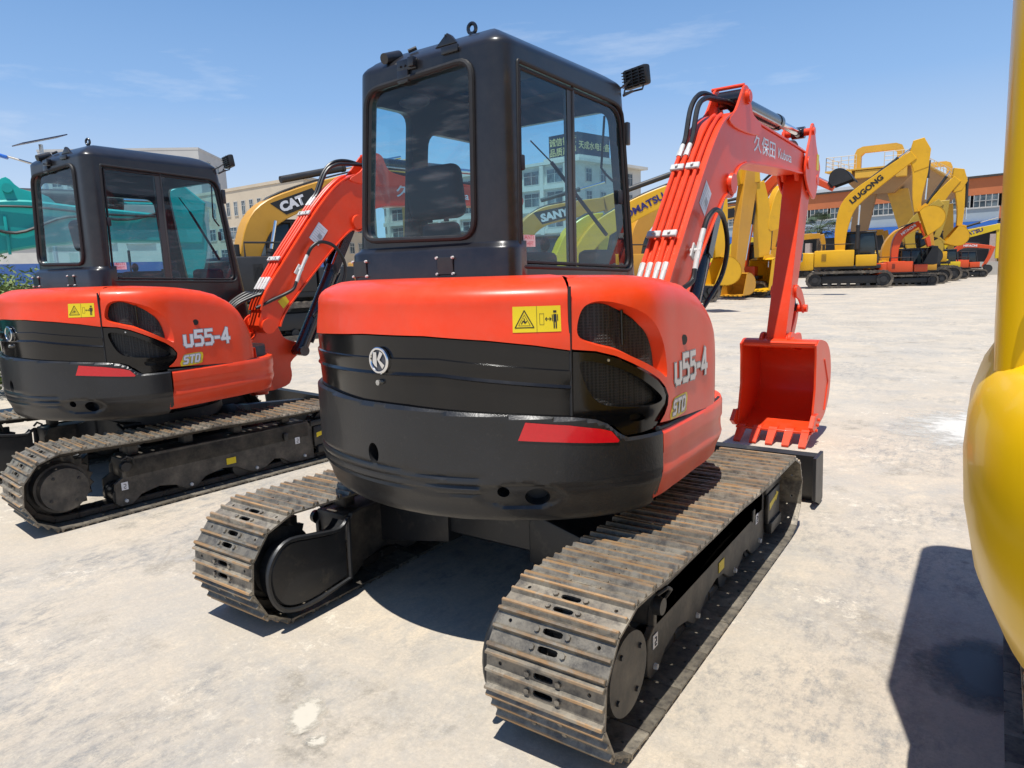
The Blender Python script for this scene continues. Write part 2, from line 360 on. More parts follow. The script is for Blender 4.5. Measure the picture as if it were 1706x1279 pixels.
RC, RRr = (-1.0, .245), .232
FC, FRr = (.92, .222), .210
def track_path(n=40):
    """equally spaced (y, z, tangent angle) round the crawler loop; starts on the ground run under the rear wheel"""
    d = math.hypot(FC[0]-RC[0], FC[1]-RC[1]); base = math.atan2(FC[1]-RC[1], FC[0]-RC[0])
    a = math.acos((RRr-FRr)/d); pts = []
    # ground run rear->front is z ~ const; build dense polyline
    def arc(c, r, a0, a1, k=60): return [(c[0]+r*math.cos(a0+(a1-a0)*i/k), c[1]+r*math.sin(a0+(a1-a0)*i/k)) for i in range(k+1)]
    P = arc(RC, RRr, base+a, base+2*math.pi-a)      # over the rear, down and under
    P += arc(FC, FRr, base-a, base+a)
    top0, top1 = P[-1], P[0]
    for i in range(1, 60):
        u = i/60; P.append((top0[0]+(top1[0]-top0[0])*u, top0[1]+(top1[1]-top0[1])*u - .010*math.sin(math.pi*min(1, u*2 if u < .5 else (1-u)*2))))
    D = [0]
    for i in range(len(P)): D.append(D[-1]+math.dist(P[i], P[(i+1) % len(P)]))
    def at(s):
        s %= D[-1]
        for i in range(len(P)):
            if s <= D[i+1]:
                u = (s-D[i])/max(1e-9, D[i+1]-D[i]); q = P[(i+1) % len(P)]; return (P[i][0]+(q[0]-P[i][0])*u, P[i][1]+(q[1]-P[i][1])*u)
        return P[0]
    out = []; pitch = D[-1]/n
    for k in range(n):
        p = at(k*pitch+.02); q = at((k+1)*pitch+.02)
        out.append(((p[0]+q[0])/2, (p[1]+q[1])/2, math.atan2(q[1]-p[1], q[0]-p[0])))
    return out, pitch
def shoe_mesh(pitch, wd=.4, rl=1.0):
    """triple-grouser shoe: x across, y along, z outwards"""
    mb = MB(); h = pitch/2; w2 = wd/2
    # plate with a mud slot: CDT patch top and bottom
    def slot(cx, cy, a, b): return [(cx-a, cy-b), (cx-a*.7, cy-b), (cx+a*.7, cy-b), (cx+a, cy-b), (cx+a, cy+b), (cx-a, cy+b)]
    outer = [(-w2, -h+.004), (w2, -h+.004), (w2, h-.002), (-w2, h-.002)]
    sl_ = []
    for cx, cy in ((0, -.026), (0, .026)):
        sl_.append(smooth_loop([(cx-.026, cy-.009), (cx+.026, cy-.009), (cx+.033, cy), (cx+.026, cy+.009), (cx-.026, cy+.009), (cx-.033, cy)], 2))
    for cx in (-.15, .15): sl_.append([(cx+.0065*math.cos(i*math.pi/4), .026+.0065*math.sin(i*math.pi/4)) for i in range(8)])
    lp = patch(mb, outer, sl_, lambda u, v: Vector((u, v, .002)), st=.06)
    patch(mb, outer, sl_, lambda u, v: Vector((u, v, -.006)), st=.06, flip=True)
    for l_ in lp: rim(mb, l_, lambda u, v: (u, v, .002), lambda u, v: (u, v, -.006))
    # grousers
    for cy, hh, ww in ((-h+.010, .018, .0075), (0, .016, .0065), (h-.011, .018, .0065)):
        sec = [(cy-ww-.004, .001), (cy-ww*.55, hh), (cy+ww*.55, hh), (cy+ww+.004, .001)]
        e = .002+random.random()*.0; mb.prism(sec, -w2+e, w2-e, 'x', .0015, 1)
    mb.prism([(-h-.006, -.004), (-h+.006, .002), (-h+.006, -.006)], -w2+.004, w2-.004)
    for cx in (-.052, .052):
        for cy in (-.026, .026): mb.cone((cx, cy, .002), (cx, cy, .010), .0095, .009, 6)
    me = bpy.data.meshes.new('track_shoe'); bmesh.ops.recalc_face_normals(mb.bm, faces=mb.bm.faces); mb.bm.to_mesh(me); mb.bm.free(); me.materials.append(SHOE)
    return me
PATHP, PITCH = track_path()
SHOEM = shoe_mesh(PITCH)
CHAINM = mat('chain_steel', (.05, .042, .034), .55, metal=.3, var=.3, scale=20, bump=.2, bscale=60)
def make_track(root, xc, side):
    # part: the chain loop; sub-parts: shoes, frame, wheels
    mb = MB()
    for sx in (-.06, .06):
        for (y, z, a) in PATHP:
            n_ = Vector((0, math.sin(a), -math.cos(a)))   # outward for this traversal
            c = Vector((xc+sx, y, z))-n_*.030
            mb.box(c, (.028, PITCH*.92, .042), Matrix.Rotation(a, 3, 'X'), .006, 1)
    for (y, z, a) in PATHP:
        n_ = Vector((0, math.sin(a), -math.cos(a))); c = Vector((xc, y, z))-n_*.030+Vector((0, math.cos(a), math.sin(a)))*PITCH/2
        mb.cone(c-Vector((.07, 0, 0)), c+Vector((.07, 0, 0)), .017, seg=10)
    tr = obj('crawler_track', mb, CHAINM, root)
    for (y, z, a) in PATHP:
        s = bpy.data.objects.new('track_shoe', SHOEM); C.objects.link(s); s.parent = tr
        j = (random.random()-.5)*.02
        s.matrix_basis = Matrix.Translation((xc, y, z)) @ Matrix.Rotation(a+math.pi+j, 4, 'X')
    o = side                       # +1: outer face at +x
    def X(d): return xc+o*d        # d measured outwards from the track centre
    # roller frame
    fb = MB()
    low = [(-.71, .19), (-.715, .06), (-.69, .035), (-.62, .035), (-.56, .085), (-.44, .11), (-.34, .09), (-.27, .045), (-.20, .045), (-.13, .10), (.0, .125), (.10, .11), (.18, .06), (.25, .04), (.33, .06), (.40, .10), (.46, .09), (.53, .04), (.62, .03), (.74, .03)]
    top = [(.74, .30), (.70, .325), (-.55, .345), (-.62, .34), (-.66, .27), (-.66, .22)]
    a_, b_ = sorted((X(.10), X(.075))); fb.prism(low+top, a_, b_, 'x', .003, 1)
    a_, b_ = sorted((X(-.10), X(-.125))); fb.prism(low+top, a_, b_, 'x', .003, 1)
    fb.box((xc, .03, .27), (.2, 1.36, .13), None, .012); fb.box((xc, .85, .24), (.10, .30, .09), None, .01)
    fb.box((X(.09), .93, .22), (.022, .24, .10), None, .01); fb.box((X(-.09), .93, .22), (.022, .24, .10), None, .01)
    for y in (-.56, -.2, .16, .55): fb.box((xc, y, .375), (.10, .07, .07), None, .015)
    fr = obj('track_frame', fb, FRMT, tr)
    bb = MB()
    for y in (-.655, -.235, .25, .655): bb.cone((X(.098), y, .068), (X(.112), y, .068), .013, .011, 6)
    obj('bolt', bb, BOLT, tr)
    hk = MB(); hk.cone((X(.098), -.64, .29), (X(.125), -.64, .29), .035, .03, 16); hk.tube([(X(.11), -.66, .34), (X(.135), -.63, .36), (X(.135), -.60, .34), (X(.11), -.59, .30)], .008, 8); hk.box((X(.112), .50, .25), (.01, .035, .06), None, .004)
    hk.box((X(.09), .87, .31), (.05, .3, .05), None, .01); obj('lug', hk, FRM, tr)
    st = MB(); d = .1025
    st.box((X(d), .06, .165), (.002, .07, .045)); obj('caution_sticker', st, YEL, tr)
    st = MB(); st.box((X(d), -.655, .165), (.002, .04, .05)); st.box((X(d), .60, .2), (.002, .04, .05)); obj('hook_sticker', st, WHT, tr)
    st = MB()
    for yy in (-.655, .60):
        zz = .165 if yy < 0 else .2
        st.tube([(X(d+.0015), yy-.006, zz+.012), (X(d+.0015), yy+.007, zz+.012), (X(d+.0015), yy+.006, zz-.002), (X(d+.0015), yy-.006, zz-.006), (X(d+.0015), yy-.004, zz-.016), (X(d+.0015), yy+.008, zz-.014)], .0022, 6)
    obj('hook_mark', st, INK, tr)
    aw = MB(); aw.prism([(.76, .195), (.88, .225), (.88, .21), (.93, .245), (.885, .265), (.885, .25), (.76, .232)], min(X(.1215), X(.123)), max(X(.1215), X(.123)))
    bx = MB(); bx.box((X(.112), .85, .205), (.02, .22, .16), None, .006); bx.box((X(.115), .86, .10), (.04, .2, .06), None, .006)
    obj('travel_cover', bx, FRM, tr); obj('arrow_sticker', aw, YEL, tr)
    # drive sprocket / travel motor
    sp = MB(); gear = []
    for i in range(42):
        r = .205 if i % 2 else .18
        gear.append((RC[0]+r*math.cos(i*math.pi/21), RC[1]+r*math.sin(i*math.pi/21)))
    sp.prism(gear, xc-.02, xc+.02, 'x', .004, 1)
    ax = (X(-.10), X(.155))
    sp.cone((ax[0], *RC), (X(.11), *RC), .15, .15, 40); sp.cone((X(.11), *RC), (X(.165), *RC), .135, .128, 40)
    spo = obj('drive_sprocket', sp, FRMT, tr)
    bb = MB()
    for i in range(4):
        a = i*2*math.pi/4+.6; c = (RC[0]+.095*math.cos(a), RC[1]+.095*math.sin(a)); bb.cone((X(.163), *c), (X(.172), *c), .010, .009, 6)
    obj('hub_bolt', bb, FRM, tr)
    # inner motor guard
    gd = [(-.755, .10), (-.745, .385), (-.80, .345), (-.93, .362), (-1.06, .385), (-1.13, .355), (-1.175, .28), (-1.17, .18), (-1.12, .105), (-1.03, .075), (-.93, .075)]
    gd = smooth_loop(gd[1:], 3, False)+[(-.755, .10)]
    g = MB(); a_, b_ = sorted((X(-.235), X(-.15))); g.prism([((p[0]+.95)*.92-.95, (p[1]-.23)*.9+.23) for p in gd], a_, b_, 'x', .004, 1)
    rimp = [(X(-.238), y, z) for y, z in gd]; g.tube(rimp, .011, 6, closed=True)
    obj('motor_guard', g, FRM, tr)
    # idler and rollers
    idl = MB(); idl.cone((X(-.055), *FC), (X(.055), *FC), .17, .17, 40); idl.cone((X(-.02), *FC), (X(.02), *FC), .185, .185, 40); idl.cone((X(-.1), *FC), (X(.1), *FC), .045, seg=16)
    obj('idler_wheel', idl, FRM, tr)
    for y in (-.66, -.26, .14, .52):
        ro = MB(); ro.cone((X(-.08), y, .10), (X(.08), y, .10), .058, seg=20); ro.cone((X(-.085), y, .10), (X(-.05), y, .10), .068, seg=20); ro.cone((X(.05), y, .10), (X(.085), y, .10), .068, seg=20)
        obj('track_roller', ro, FRM, tr)
    return tr

def cap_fan(mb, loop, top_pts):
    V = mb.grid([loop, top_pts])

UPPER = []
def up(o, ang=-.015):
    o.matrix_basis = Matrix.Translation((0, -.015, 0)) @ Matrix.Rotation(ang, 4, 'Z'); UPPER.append(o.name); return o

def make_excavator(label):
    root = thing('compact_excavator', label, 'excavator', group='orange compact excavators')
    make_track(root, .78, 1); make_track(root, -.78, -1)
    # car body
    cb = MB(); cb.box((0, .02, .36), (.62, .8, .12), None, .03)
    cb.prism([(-.42, .45), (-.42, .27), (-.30, .20), (.38, .20), (.45, .30), (.45, .42)], -.3, .3, 'x', .01)
    for s in (-1, 1):
        for y0 in (-.34, .36):
            cb.prism([(s*.22, .45), (s*.22, .22), (s*.665, .14), (s*.665, .33)], y0-.10, y0+.10, 'y', .012)
        cb.prism([(s*.25, .44), (s*.66, .335), (s*.66, .315), (s*.25, .41)], -.3, .34, 'y')
    cb.cone((0, 0, .42), (0, 0, .50), .42, .42, 48); cb.cone((0, 0, .50), (0, 0, .575), .36, .36, 48); cb.cone((0, 0, .14), (0, 0, .22), .17, .2, 32)
    obj('carbody', cb, FRM, root)
    bl = MB()
    prof = [(1.50, .30), (1.535, .315), (1.56, .30), (1.545, .18), (1.56, .08), (1.61, -.0), (1.585, .0), (1.53, .07), (1.515, .18)]
    bl.prism([(y, z+.005) for y, z in prof], -.98, .98, 'x', .003, 1)
    for s in (-1, 1):
        a_, b_ = sorted((s*.975, s*.995)); bl.prism([(1.40, .32), (1.60, .32), (1.635, .02), (1.56, .0), (1.42, .06)], a_, b_, 'x', .003, 1)
        bl.prism([(.45, .34), (1.50, .26), (1.50, .14), (.45, .22)], s*.42-.04, s*.42+.04, 'x', .006)
    for s in (-1, 1):
        pass
    obj('dozer_blade', bl, FRM, root)
    # ---------------- upper: counterweight
    ZT = [(-215, .99), (-116, 1.0), (-100, .985), (-93, .985), (-86, .983), (-70, .969), (-60, .961), (-48.4, .947), (-43.7, .934), (-40.9, .914), (-38.2, .875), (-36.2, .858), (-26, .857)]
    def cw_ins(t, z):
        zt = pl(ZT, t); r = .010; d = zt-z; i = -.008
        if d < r: i += r-math.sqrt(max(0, r*r-(r-d)**2))
        i += .004*sstep(.715, .705, z)                      # crease
        i += .030*sstep(.70, .60, z)
        if z < .62: i += .028*(1-math.sqrt(max(0, 1-((.62-z)/.055)**2)))
        w_ = sstep(-66, -70, t)
        for zg in (.735, .705, .672):
            zg2 = zg+.012*sstep(-70, -95, t)
            i += w_*.007*max(0, 1-abs(z-zg2)/.0075)**.6
        # shallow dish round the lashing holes
        e = ((t+60)/9.2)**2+((z-.668)/.048)**2
        i += .012*sstep(1.3, .7, e)
        return i
    mb = MB()
    Z0 = .567
    ts = [-215+ (189.0)*i/150 for i in range(151)]
    outer = [(t, Z0) for t in ts]+[(-26, .60+.25*k/10) for k in range(1, 10)]+[(t, pl(ZT, t)) for t in reversed(ts)]
    outer[150] = (-28.6, Z0)
    def ell(ct, cz, at, az, n=20): return [(ct+at*math.cos(k*2*math.pi/n), cz+az*math.sin(k*2*math.pi/n)) for k in range(n)]
    holes = [ell(-95.3, .79, 1.7, .040), ell(-63.6, .684, 1.35, .020), ell(-56.3, .664, 2.75, .034)]
    lp = patch(mb, outer, holes, lambda t, z: SP(t, z, cw_ins(t, z)), st=.011, ku=KU)
    for h in lp[1:]:
        rim(mb, h, lambda t, z: SP(t, z, cw_ins(t, z)), lambda t, z: SP(t, z, cw_ins(t, z)+.10))
        cen = (sum(p[0] for p in h)/len(h), sum(p[1] for p in h)/len(h))
        f = [mb.bm.verts.new(SP(t, z, .12)) for t, z in h]; mb.bm.faces.new(f)
    mb.grid([[SP(t, pl(ZT, t), cw_ins(t, pl(ZT, t))) for t in ts], [SP(t, pl(ZT, t)-.004, .0125) for t in ts], [SP(t, pl(ZT, t)-.07, .014) for t in ts]])
    mb.grid([[SP(t, Z0, cw_ins(t, Z0)) for t in ts], [SP(t, .56, .35) for t in ts], [Vector((0, 0, .56)) + SP(t, 0, 0)*.2 for t in ts]])
    mb.grid([[SP(-26, .58+.27*k/8, cw_ins(-26, .58+.27*k/8)) for k in range(9)], [SP(-26, .58+.27*k/8, .35) for k in range(9)]])
    cw = up(obj('counterweight', mb, CWM, root, 30))
    mb = MB(); rf = [(-60.0, .877), (-58.4, .94), (-49.5, .925), (-42.8, .905), (-40.4, .893), (-38.6, .858), (-38.9, .851), (-44, .857), (-52, .868)]
    rf = [(t, z-.003) for t, z in rf]
    patch(mb, rf, [], lambda t, z: SP(t, z, cw_ins(t, z)-.003), st=.02, ku=KU); obj('reflector', mb, REFL, cw)
    # ---------------- hood, black band
    ZB = [(-215, 1.18), (-150, 1.19), (-115, 1.22), (-97, 1.234), (-80, 1.232), (-66, 1.216), (-56, 1.196), (-48.8, 1.175)]
    def h_ins(t, z):
        if z < 1.345: return .004+.016*sstep(1.19, 1.345, z)
        d = (z-1.345)/.075; return .020+.016*d+.085*d**3
    mb = MB(); ts = [-212+163.2*i/110 for i in range(111)]; rows = []
    for t in ts:
        zb = pl(ZB, t)+.002; r = [SP(t, zb+.004, .03), SP(t, zb, .008)]
        r += [SP(t, zb+(1.42-zb)*k/16, h_ins(t, zb+(1.42-zb)*k/16)) for k in range(17)]
        r += [SP(t, 1.424, .16), SP(t, 1.426, .26), SP(t, 1.428, .42)]; rows.append(r)
    mb.grid(rows)
    hood = up(obj('engine_hood', mb, RED, root, 40))
    mb = MB(); RG = [(-215, 1.13), (-116, 1.146), (-77, 1.152), (-49, 1.105)]; rows = []
    for t in ts:
        zb = pl(ZB, t)-.003; g1 = pl(RG, t); g2 = g1-.058
        zz = [(zb, .030), (zb, .010), (g1+.004, .011), (g1, .004), (g1-.008, .004), (g2+.010, .009), (g2, .002), (g2-.005, .010), (1.0, .014), (.90, .016)]
        rows.append([SP(t, z, i) for z, i in zz])
    mb.grid(rows); band = up(obj('rear_panel', mb, BLKP, root, 20))
    # badge
    def surf(t0, z0, off=.0, tilt=0):      # local (u right, v up) metres -> shell surface
        r0 = RAD(t0)
        return lambda u, v: SP(t0+math.degrees(u/r0), z0+v, -off)
    bc = (-92, 1.142); sf = surf(*bc, -.012)
    mb = MB()
    ring = lambda r, off, n=40: [SP(bc[0]+math.degrees(r*math.cos(a)/RAD(bc[0])), bc[1]+r*math.sin(a), -off) for a in [k*2*math.pi/n for k in range(n)]]
    mb.grid([ring(.049, -.006), ring(.049, .004), ring(.046, .007), ring(.040, .007), ring(.038, .003)], closed=True); bd = obj('badge', mb, CHR, band, 40)
    mb = MB(); V = mb.grid([ring(.039, .001), ring(.02, .001), ring(.001, .001)], closed=True); obj('badge_plate', mb, mat('badge_dark', (.05, .055, .07), .25, var=.05), band)
    mb = MB(); o_ = .005
    for P in ([(-.024, .030), (-.008, .030), (-.008, -.026), (-.020, -.020), (-.030, -.008)], [(-.006, .004), (.010, .034), (.024, .026), (.006, .002), (.030, -.016), (.018, -.030)]):
        patch(mb, P, [], lambda u, v: SP(bc[0]+math.degrees(u/RAD(bc[0])), bc[1]+v, -o_), st=.02)
    obj('badge_emblem', mb, CHR, band)
    mb = MB(); p = SP(-92.6, 1.06, -.0); mb.cone(SP(-92.6, 1.06, .012), SP(-92.6, 1.06, -.006), .012, .010, 16); obj('hood_lock', mb, STL, band)
    # warning sticker
    tS, zS = -55.5, 1.285; fS = lambda u, v: SP(tS+math.degrees(u/RAD(tS)), zS+v, h_ins(0, zS+v)-.0015)
    fS2 = lambda u, v: SP(tS+math.degrees(u/RAD(tS)), zS+v, h_ins(0, zS+v)-.0028)
    mb = MB(); patch(mb, [(-.082, -.043), (.082, -.043), (.082, .043), (-.082, .043)], [], fS, st=.02); ws = obj('warning_sticker', mb, YEL, hood)
    mb = MB()
    def line(pts, w_, closed=False):
        m_ = len(pts)
        for i in range(m_ if closed else m_-1):
            a = Vector(pts[i]); b = Vector(pts[(i+1) % m_]); d = (b-a).normalized(); n_ = Vector((-d.y, d.x))*w_/2
            a2, b2 = a-d*w_*.3, b+d*w_*.3
            mb.quad(*[fS2(*q) for q in (a2-n_, b2-n_, b2+n_, a2+n_)])
    line([(-.074, -.027), (-.010, -.027), (-.042, .030)], .0028, True); line([(-.062, -.020), (-.022, -.020), (-.042, .016)], .0012, True)
    line([(-.052, -.014), (-.046, -.004), (-.040, -.012), (-.034, -.006)], .003); line([(-.043, .004), (-.040, -.008)], .003)
    line([(.0, -.043), (.0, .043)], .0012); line([(.010, -.018), (.024, -.018), (.024, .018), (.010, .018)], .0012, True)
    line([(.030, 0), (.048, 0)], .0022); line([(.034, .005), (.029, 0), (.034, -.005)], .0022); line([(.044, .005), (.049, 0), (.044, -.005)], .0022)
    line([(.062, .012), (.062, -.006)], .011); line([(.0585, -.006), (.0585, -.030)], .0045); line([(.0655, -.006), (.0655, -.030)], .0045); line([(.053, .013), (.053, -.006)], .003); line([(.071, .013), (.071, -.006)], .003)
    line([(.0585, .024), (.0655, .024)], .007)
    obj('warning_symbol', mb, INK, hood)
    # ---------------- side cover
    ZS = [(-50, 1.415), (-46, 1.418), (-33, 1.414), (-25, 1.408), (-17, 1.398), (-5, 1.376), (4, 1.345), (10.6, 1.295), (15, 1.24), (19.6, 1.14), (22.4, 1.05), (24.6, .95), (25, .93)]
    def s_ins(t, z):
        zt = pl(ZS, t); d = zt-z; rr = .10; i = .004
        if d < rr: i += .075*(1-math.sqrt(max(0, 1-(1-d/rr)**2)))
        i += .012*sstep(1.0, 1.35, z)
        if t > 12: i += .05*((t-12)/13)**2
        return i
    BS = [(-48.2, 1.172), (-43.5, 1.163), (-39, 1.142), (-35, 1.112), (-31, 1.079), (-27, 1.042), (-24.2, 1.005), (-22.6, .968), (-23.0, .935), (-24.6, .905), (-26.6, .882)]
    AO = smooth_loop([(-47.2, 1.245), (-46.3, 1.303), (-44.5, 1.33), (-41.2, 1.336), (-36.5, 1.32), (-30.5, 1.28), (-26.3, 1.22), (-23.8, 1.14), (-23.2, 1.05), (-26, 1.07), (-30.5, 1.108), (-38, 1.163), (-43.4, 1.19), (-46.3, 1.21)], 4)
    AI = smooth_loop([(-46.8, 1.245), (-46, 1.298), (-44.4, 1.322), (-41.5, 1.327), (-37.6, 1.308), (-32.8, 1.267), (-29.2, 1.21), (-27.2, 1.14), (-26.6, 1.072), (-28.2, 1.085), (-31.5, 1.117), (-37.9, 1.170), (-43.4, 1.196), (-46, 1.215)], 4)
    outer = [(-48.4, 1.18), (-48.4, 1.415)]+[(t, pl(ZS, t)) for t in range(-46, 25, 2)]+[(24.8, .93), (25, .845), (10, .846), (0, .857), (-11, .868), (-20, .878), (-26.2, .886)]+[(t+.25, z+.006) for t, z in BS[::-1]]
    mb = MB(); hl = [(-13.1-.0+.75*math.cos(k*math.pi/6)+.9, 1.165+.014*math.sin(k*math.pi/6)) for k in range(12)]
    patch(mb, outer, [AO, hl], lambda t, z: SP(t, z, s_ins(t, z)), st=.016, ku=KU)
    AOd = AO; V0 = [mb.bm.verts.new(SP(t, z, s_ins(t, z))) for t, z in AO]; V1 = [mb.bm.verts.new(SP(t, z, s_ins(t, z)+.012)) for t, z in [((a[0]*.75+b[0]*.25), a[1]*.75+b[1]*.25) for a, b in zip(AO, AI)]]; V2 = [mb.bm.verts.new(SP(t, z, s_ins(t, z)+.040)) for t, z in AI]
    m_ = len(AO)
    for A_, B_ in ((V0, V1), (V1, V2)):
        for i in range(m_): mb.bm.faces.new((A_[i], A_[(i+1) % m_], B_[(i+1) % m_], B_[i]))
    tt = list(range(-48, 25, 2))
    mb.grid([[SP(t, pl(ZS, t), s_ins(t, pl(ZS, t))) for t in tt], [SP(t, pl(ZS, t)+.006, .16) for t in tt], [Vector((.12, -.42+.9*k/(len(tt)-1), min(pl(ZS, t)+.012, 1.425))) for k, t in enumerate(tt)]])
    rim(mb, [(24.8, .93), (25, .845), (10, .846), (0, .857), (-11, .868), (-20, .878), (-26.2, .886), (-26.2, .886)], lambda t, z: SP(t, z, s_ins(t, z)), lambda t, z: SP(t, z, .04))
    bmesh.ops.recalc_face_normals(mb.bm, faces=mb.bm.faces)
    side = up(obj('side_cover', mb, RED, root, 40))
    mb = MB(); patch(mb, AI, [], lambda t, z: SP(t, z, s_ins(t, z)+.042+.01*math.sin(t*.5)), st=.02, ku=KU); obj('vent_grille', mb, GRL, side)
    mb = MB(); mb.tube([SP(-36, 1.18, .045), SP(-36.2, 1.30, .045)], .006, 8); obj('grille_bar', mb, BLKP, side)
    mb = MB(); mb.cone(SP(-12.2, 1.165, .05), SP(-12.2, 1.165, .006), .02, .02, 16); obj('key_hole', mb, INK, side)
    # black lower vent panel
    B2 = [(-48.2, 1.170)]+BS[1:]+[(-27.6, .870), (-32.4, .862), (-36.4, .861), (-39, .90), (-42, .92), (-48.3, .94)]
    BH = smooth_loop([(-46.5, 1.135), (-40.8, 1.12), (-34.5, 1.078), (-27.8, 1.01), (-25.0, .968), (-29.5, .957), (-35, .963), (-40.9, .977), (-43.8, 1.006), (-45.9, 1.068)], 4)
    SH = smooth_loop([(-35.2, .934), (-32.4, .933), (-30.8, .915), (-31.8, .907), (-34.6, .910)], 3)
    def b_ins(t, z): return .010+.008*sstep(.96, .90, z)
    mb = MB(); lp = patch(mb, B2, [BH, SH], lambda t, z: SP(t, z, b_ins(t, z)), st=.016, ku=KU)
    for h in lp[1:]: rim(mb, h, lambda t, z: SP(t, z, b_ins(t, z)), lambda t, z: SP(t*.97-.03*36, z, b_ins(t, z)+.032))
    rim(mb, lp[0], lambda t, z: SP(t, z, b_ins(t, z)), lambda t, z: SP(t, z, .06))
    lv = up(obj('lower_vent_panel', mb, BLKP, root, 35))
    mb = MB(); patch(mb, BH, [], lambda t, z: SP(t, z, .043), st=.02, ku=KU); obj('vent_grille', mb, GRL, lv)
    mb = MB(); patch(mb, SH, [], lambda t, z: SP(t, z, .045), st=.02, ku=KU); obj('slot_lining', mb, INK, lv)
    mb = MB(); mb.cone(SP(-40.5, 1.135, .012), SP(-40.5, 1.135, .006), .005, .005, 8); obj('bolt', mb, STL, lv)
    # seam cords between the panels
    mb = MB(); mb.tube([SP(-48.7, z, .012 if z < 1.4 else .08) for z in (.95, 1.05, 1.17, 1.25, 1.34, 1.39)], .006, 6)
    mb.tube([SP(t, .863-.0004*(t+26) if t < 10 else .848, .012) for t in range(-27, 26, 3)], .009, 6); up(obj('panel_seal', mb, RUB, root))
    # lettering
    CH = {'U': ([[(0, .70), (0, .12), (.10, 0), (.42, 0), (.52, .12), (.52, .70)]], .52), '5': ([[(.54, 1), (.04, 1), (.0, .58), (.40, .58), (.54, .44), (.54, .12), (.42, 0), (0, 0)]], .54),
          '-': ([[(0, .42), (.30, .42)]], .30), '4': ([[(.46, 0), (.46, 1), (.0, .28), (.62, .28)]], .60),
          'S': ([[(.56, 1), (.12, 1), (.0, .88), (.0, .62), (.12, .52), (.44, .52), (.56, .42), (.56, .12), (.44, 0), (0, 0)]], .56), 'T': ([[(0, 1), (.60, 1)], [(.30, 1), (.30, 0)]], .60), 'D': ([[(0, 0), (0, 1), (.42, 1), (.58, .84), (.58, .16), (.42, 0), (0, 0)]], .58)}
    def stroke_text(mb_, word, h, w_, f_, gap=.30, sh=.0, jit=0):
        u0 = 0; k_ = 0
        for c_ in word:
            st_, wd_ = CH[c_]
            for pl_ in st_:
                for a, b in zip(pl_, pl_[1:]):
                    A = Vector(((u0+a[0]+sh*a[1])*h, a[1]*h)); B2 = Vector(((u0+b[0]+sh*b[1])*h, b[1]*h)); d = (B2-A).normalized(); n_ = Vector((-d.y, d.x))*w_/2; A = A-d*w_*.46; B2 = B2+d*w_*.46
                    m_ = max(1, int((B2-A).length/.02)); e_ = k_*.00004; k_ += 1
                    for q in range(m_):
                        p_, r_ = A.lerp(B2, q/m_), A.lerp(B2, (q+1)/m_); mb_.quad(f_(*(p_-n_), e_), f_(*(r_-n_), e_), f_(*(r_+n_), e_), f_(*(p_+n_), e_))
            u0 += wd_+gap
    def fU(off): return lambda u, v, e=0: SP(-18.4+math.degrees(u/.845), 1.012+v-.015*u, s_ins(0, 1.012+v)-off-e)
    mb = MB(); stroke_text(mb, 'U55-4', .094, .0295, fU(.002)); obj('model_outline', mb, GRYD, side, 0)
    mb = MB(); stroke_text(mb, 'U55-4', .094, .0205, fU(.004)); obj('model_lettering', mb, WHT, side, 0)
    fT = lambda off: (lambda u, v, e=0: SP(-21.4+math.degrees(u/.87), .880+v+.03*u, s_ins(0, .9)-off-e))
    mb = MB(); patch(mb, smooth_loop([(0, 0), (.012, .045), (.024, .068), (.045, .076), (.15, .076), (.168, .066), (.17, .044), (.16, .016), (.146, 0)], 2), [], fT(.0015), st=.02); obj('std_plate', mb, YEL, side)
    f3 = fT(.003); mb = MB(); stroke_text(mb, 'STD', .046, .019, lambda u, v, e=0: f3(u+.022, v+.016, e), gap=.34, sh=.22); obj('std_outline', mb, GRYD, side, 0)
    mb = MB(); stroke_text(mb, 'STD', .046, .011, lambda u, v, e=0: f3(u+.022, v+.016, e+.001), gap=.34, sh=.22); obj('std_lettering', mb, SILV, side, 0)
    # ---------------- lower side panel (orange)
    def l_ins(t, z):
        i = -.004+.030*sstep(.70, .60, z)
        i += .006*sstep(.772, .758, z)*sstep(.69, .72, z)*(1-.0)
        if z > .835: i += .010*((z-.835)/.02)**2
        return i
    mb = MB(); ts = [-25.4+67.4*k/44 for k in range(45)]; rows = []
    for t in ts:
        tt_ = t; zt = .858 if t < -10 else .858-.002*(t+10)/10
        zs = [.592]+[.60+(zt-.60)*k/16 for k in range(17)]
        r = [SP(t, .595, .20), SP(t, .592, .06)]+[SP(t-2.4*sstep(.75, .6, z)*(1 if t < -25 else 0), z, l_ins(t, z)) for z in zs[1:]]+[SP(t, zt+.002, .05)]; rows.append(r)
    mb.grid(rows); mb.grid([rows[-1], [Vector((p.x-.12, p.y+.04, p.z)) for p in rows[-1]]]); mb.grid([rows[0], [SP(-25.4, p.z, .06) for p in rows[0]]])
    lsp = up(obj('lower_side_panel', mb, RED, root, 30))
    # ---------------- floor frame, deck and swing bracket
    mb = MB(); ring_ = [SP(t, .60, .10) for t in range(-210, 150, 6)]
    mb.prism([(p.x, p.y) for p in ring_], .585, .70, 'z')
    mb.prism([(-.88, .0), (.62, .0), (.62, .52), (.50, .62), (-.80, .66), (-.88, .56)], .62, .93, 'z', .02)
    mb.prism([(-.80, .0), (.20, .0), (.19, .70), (-.76, .72)], .93, 1.02, 'z', .02); up(obj('floor_frame', mb, FRM, root))
    mb = MB(); rows = [[SP(t, z, .02) for z in (.70, .9, 1.05, 1.15)] for t in range(128, 150, 3)]; mb.grid(rows); up(obj('front_corner_panel', mb, BLKP, root)); mb = MB()
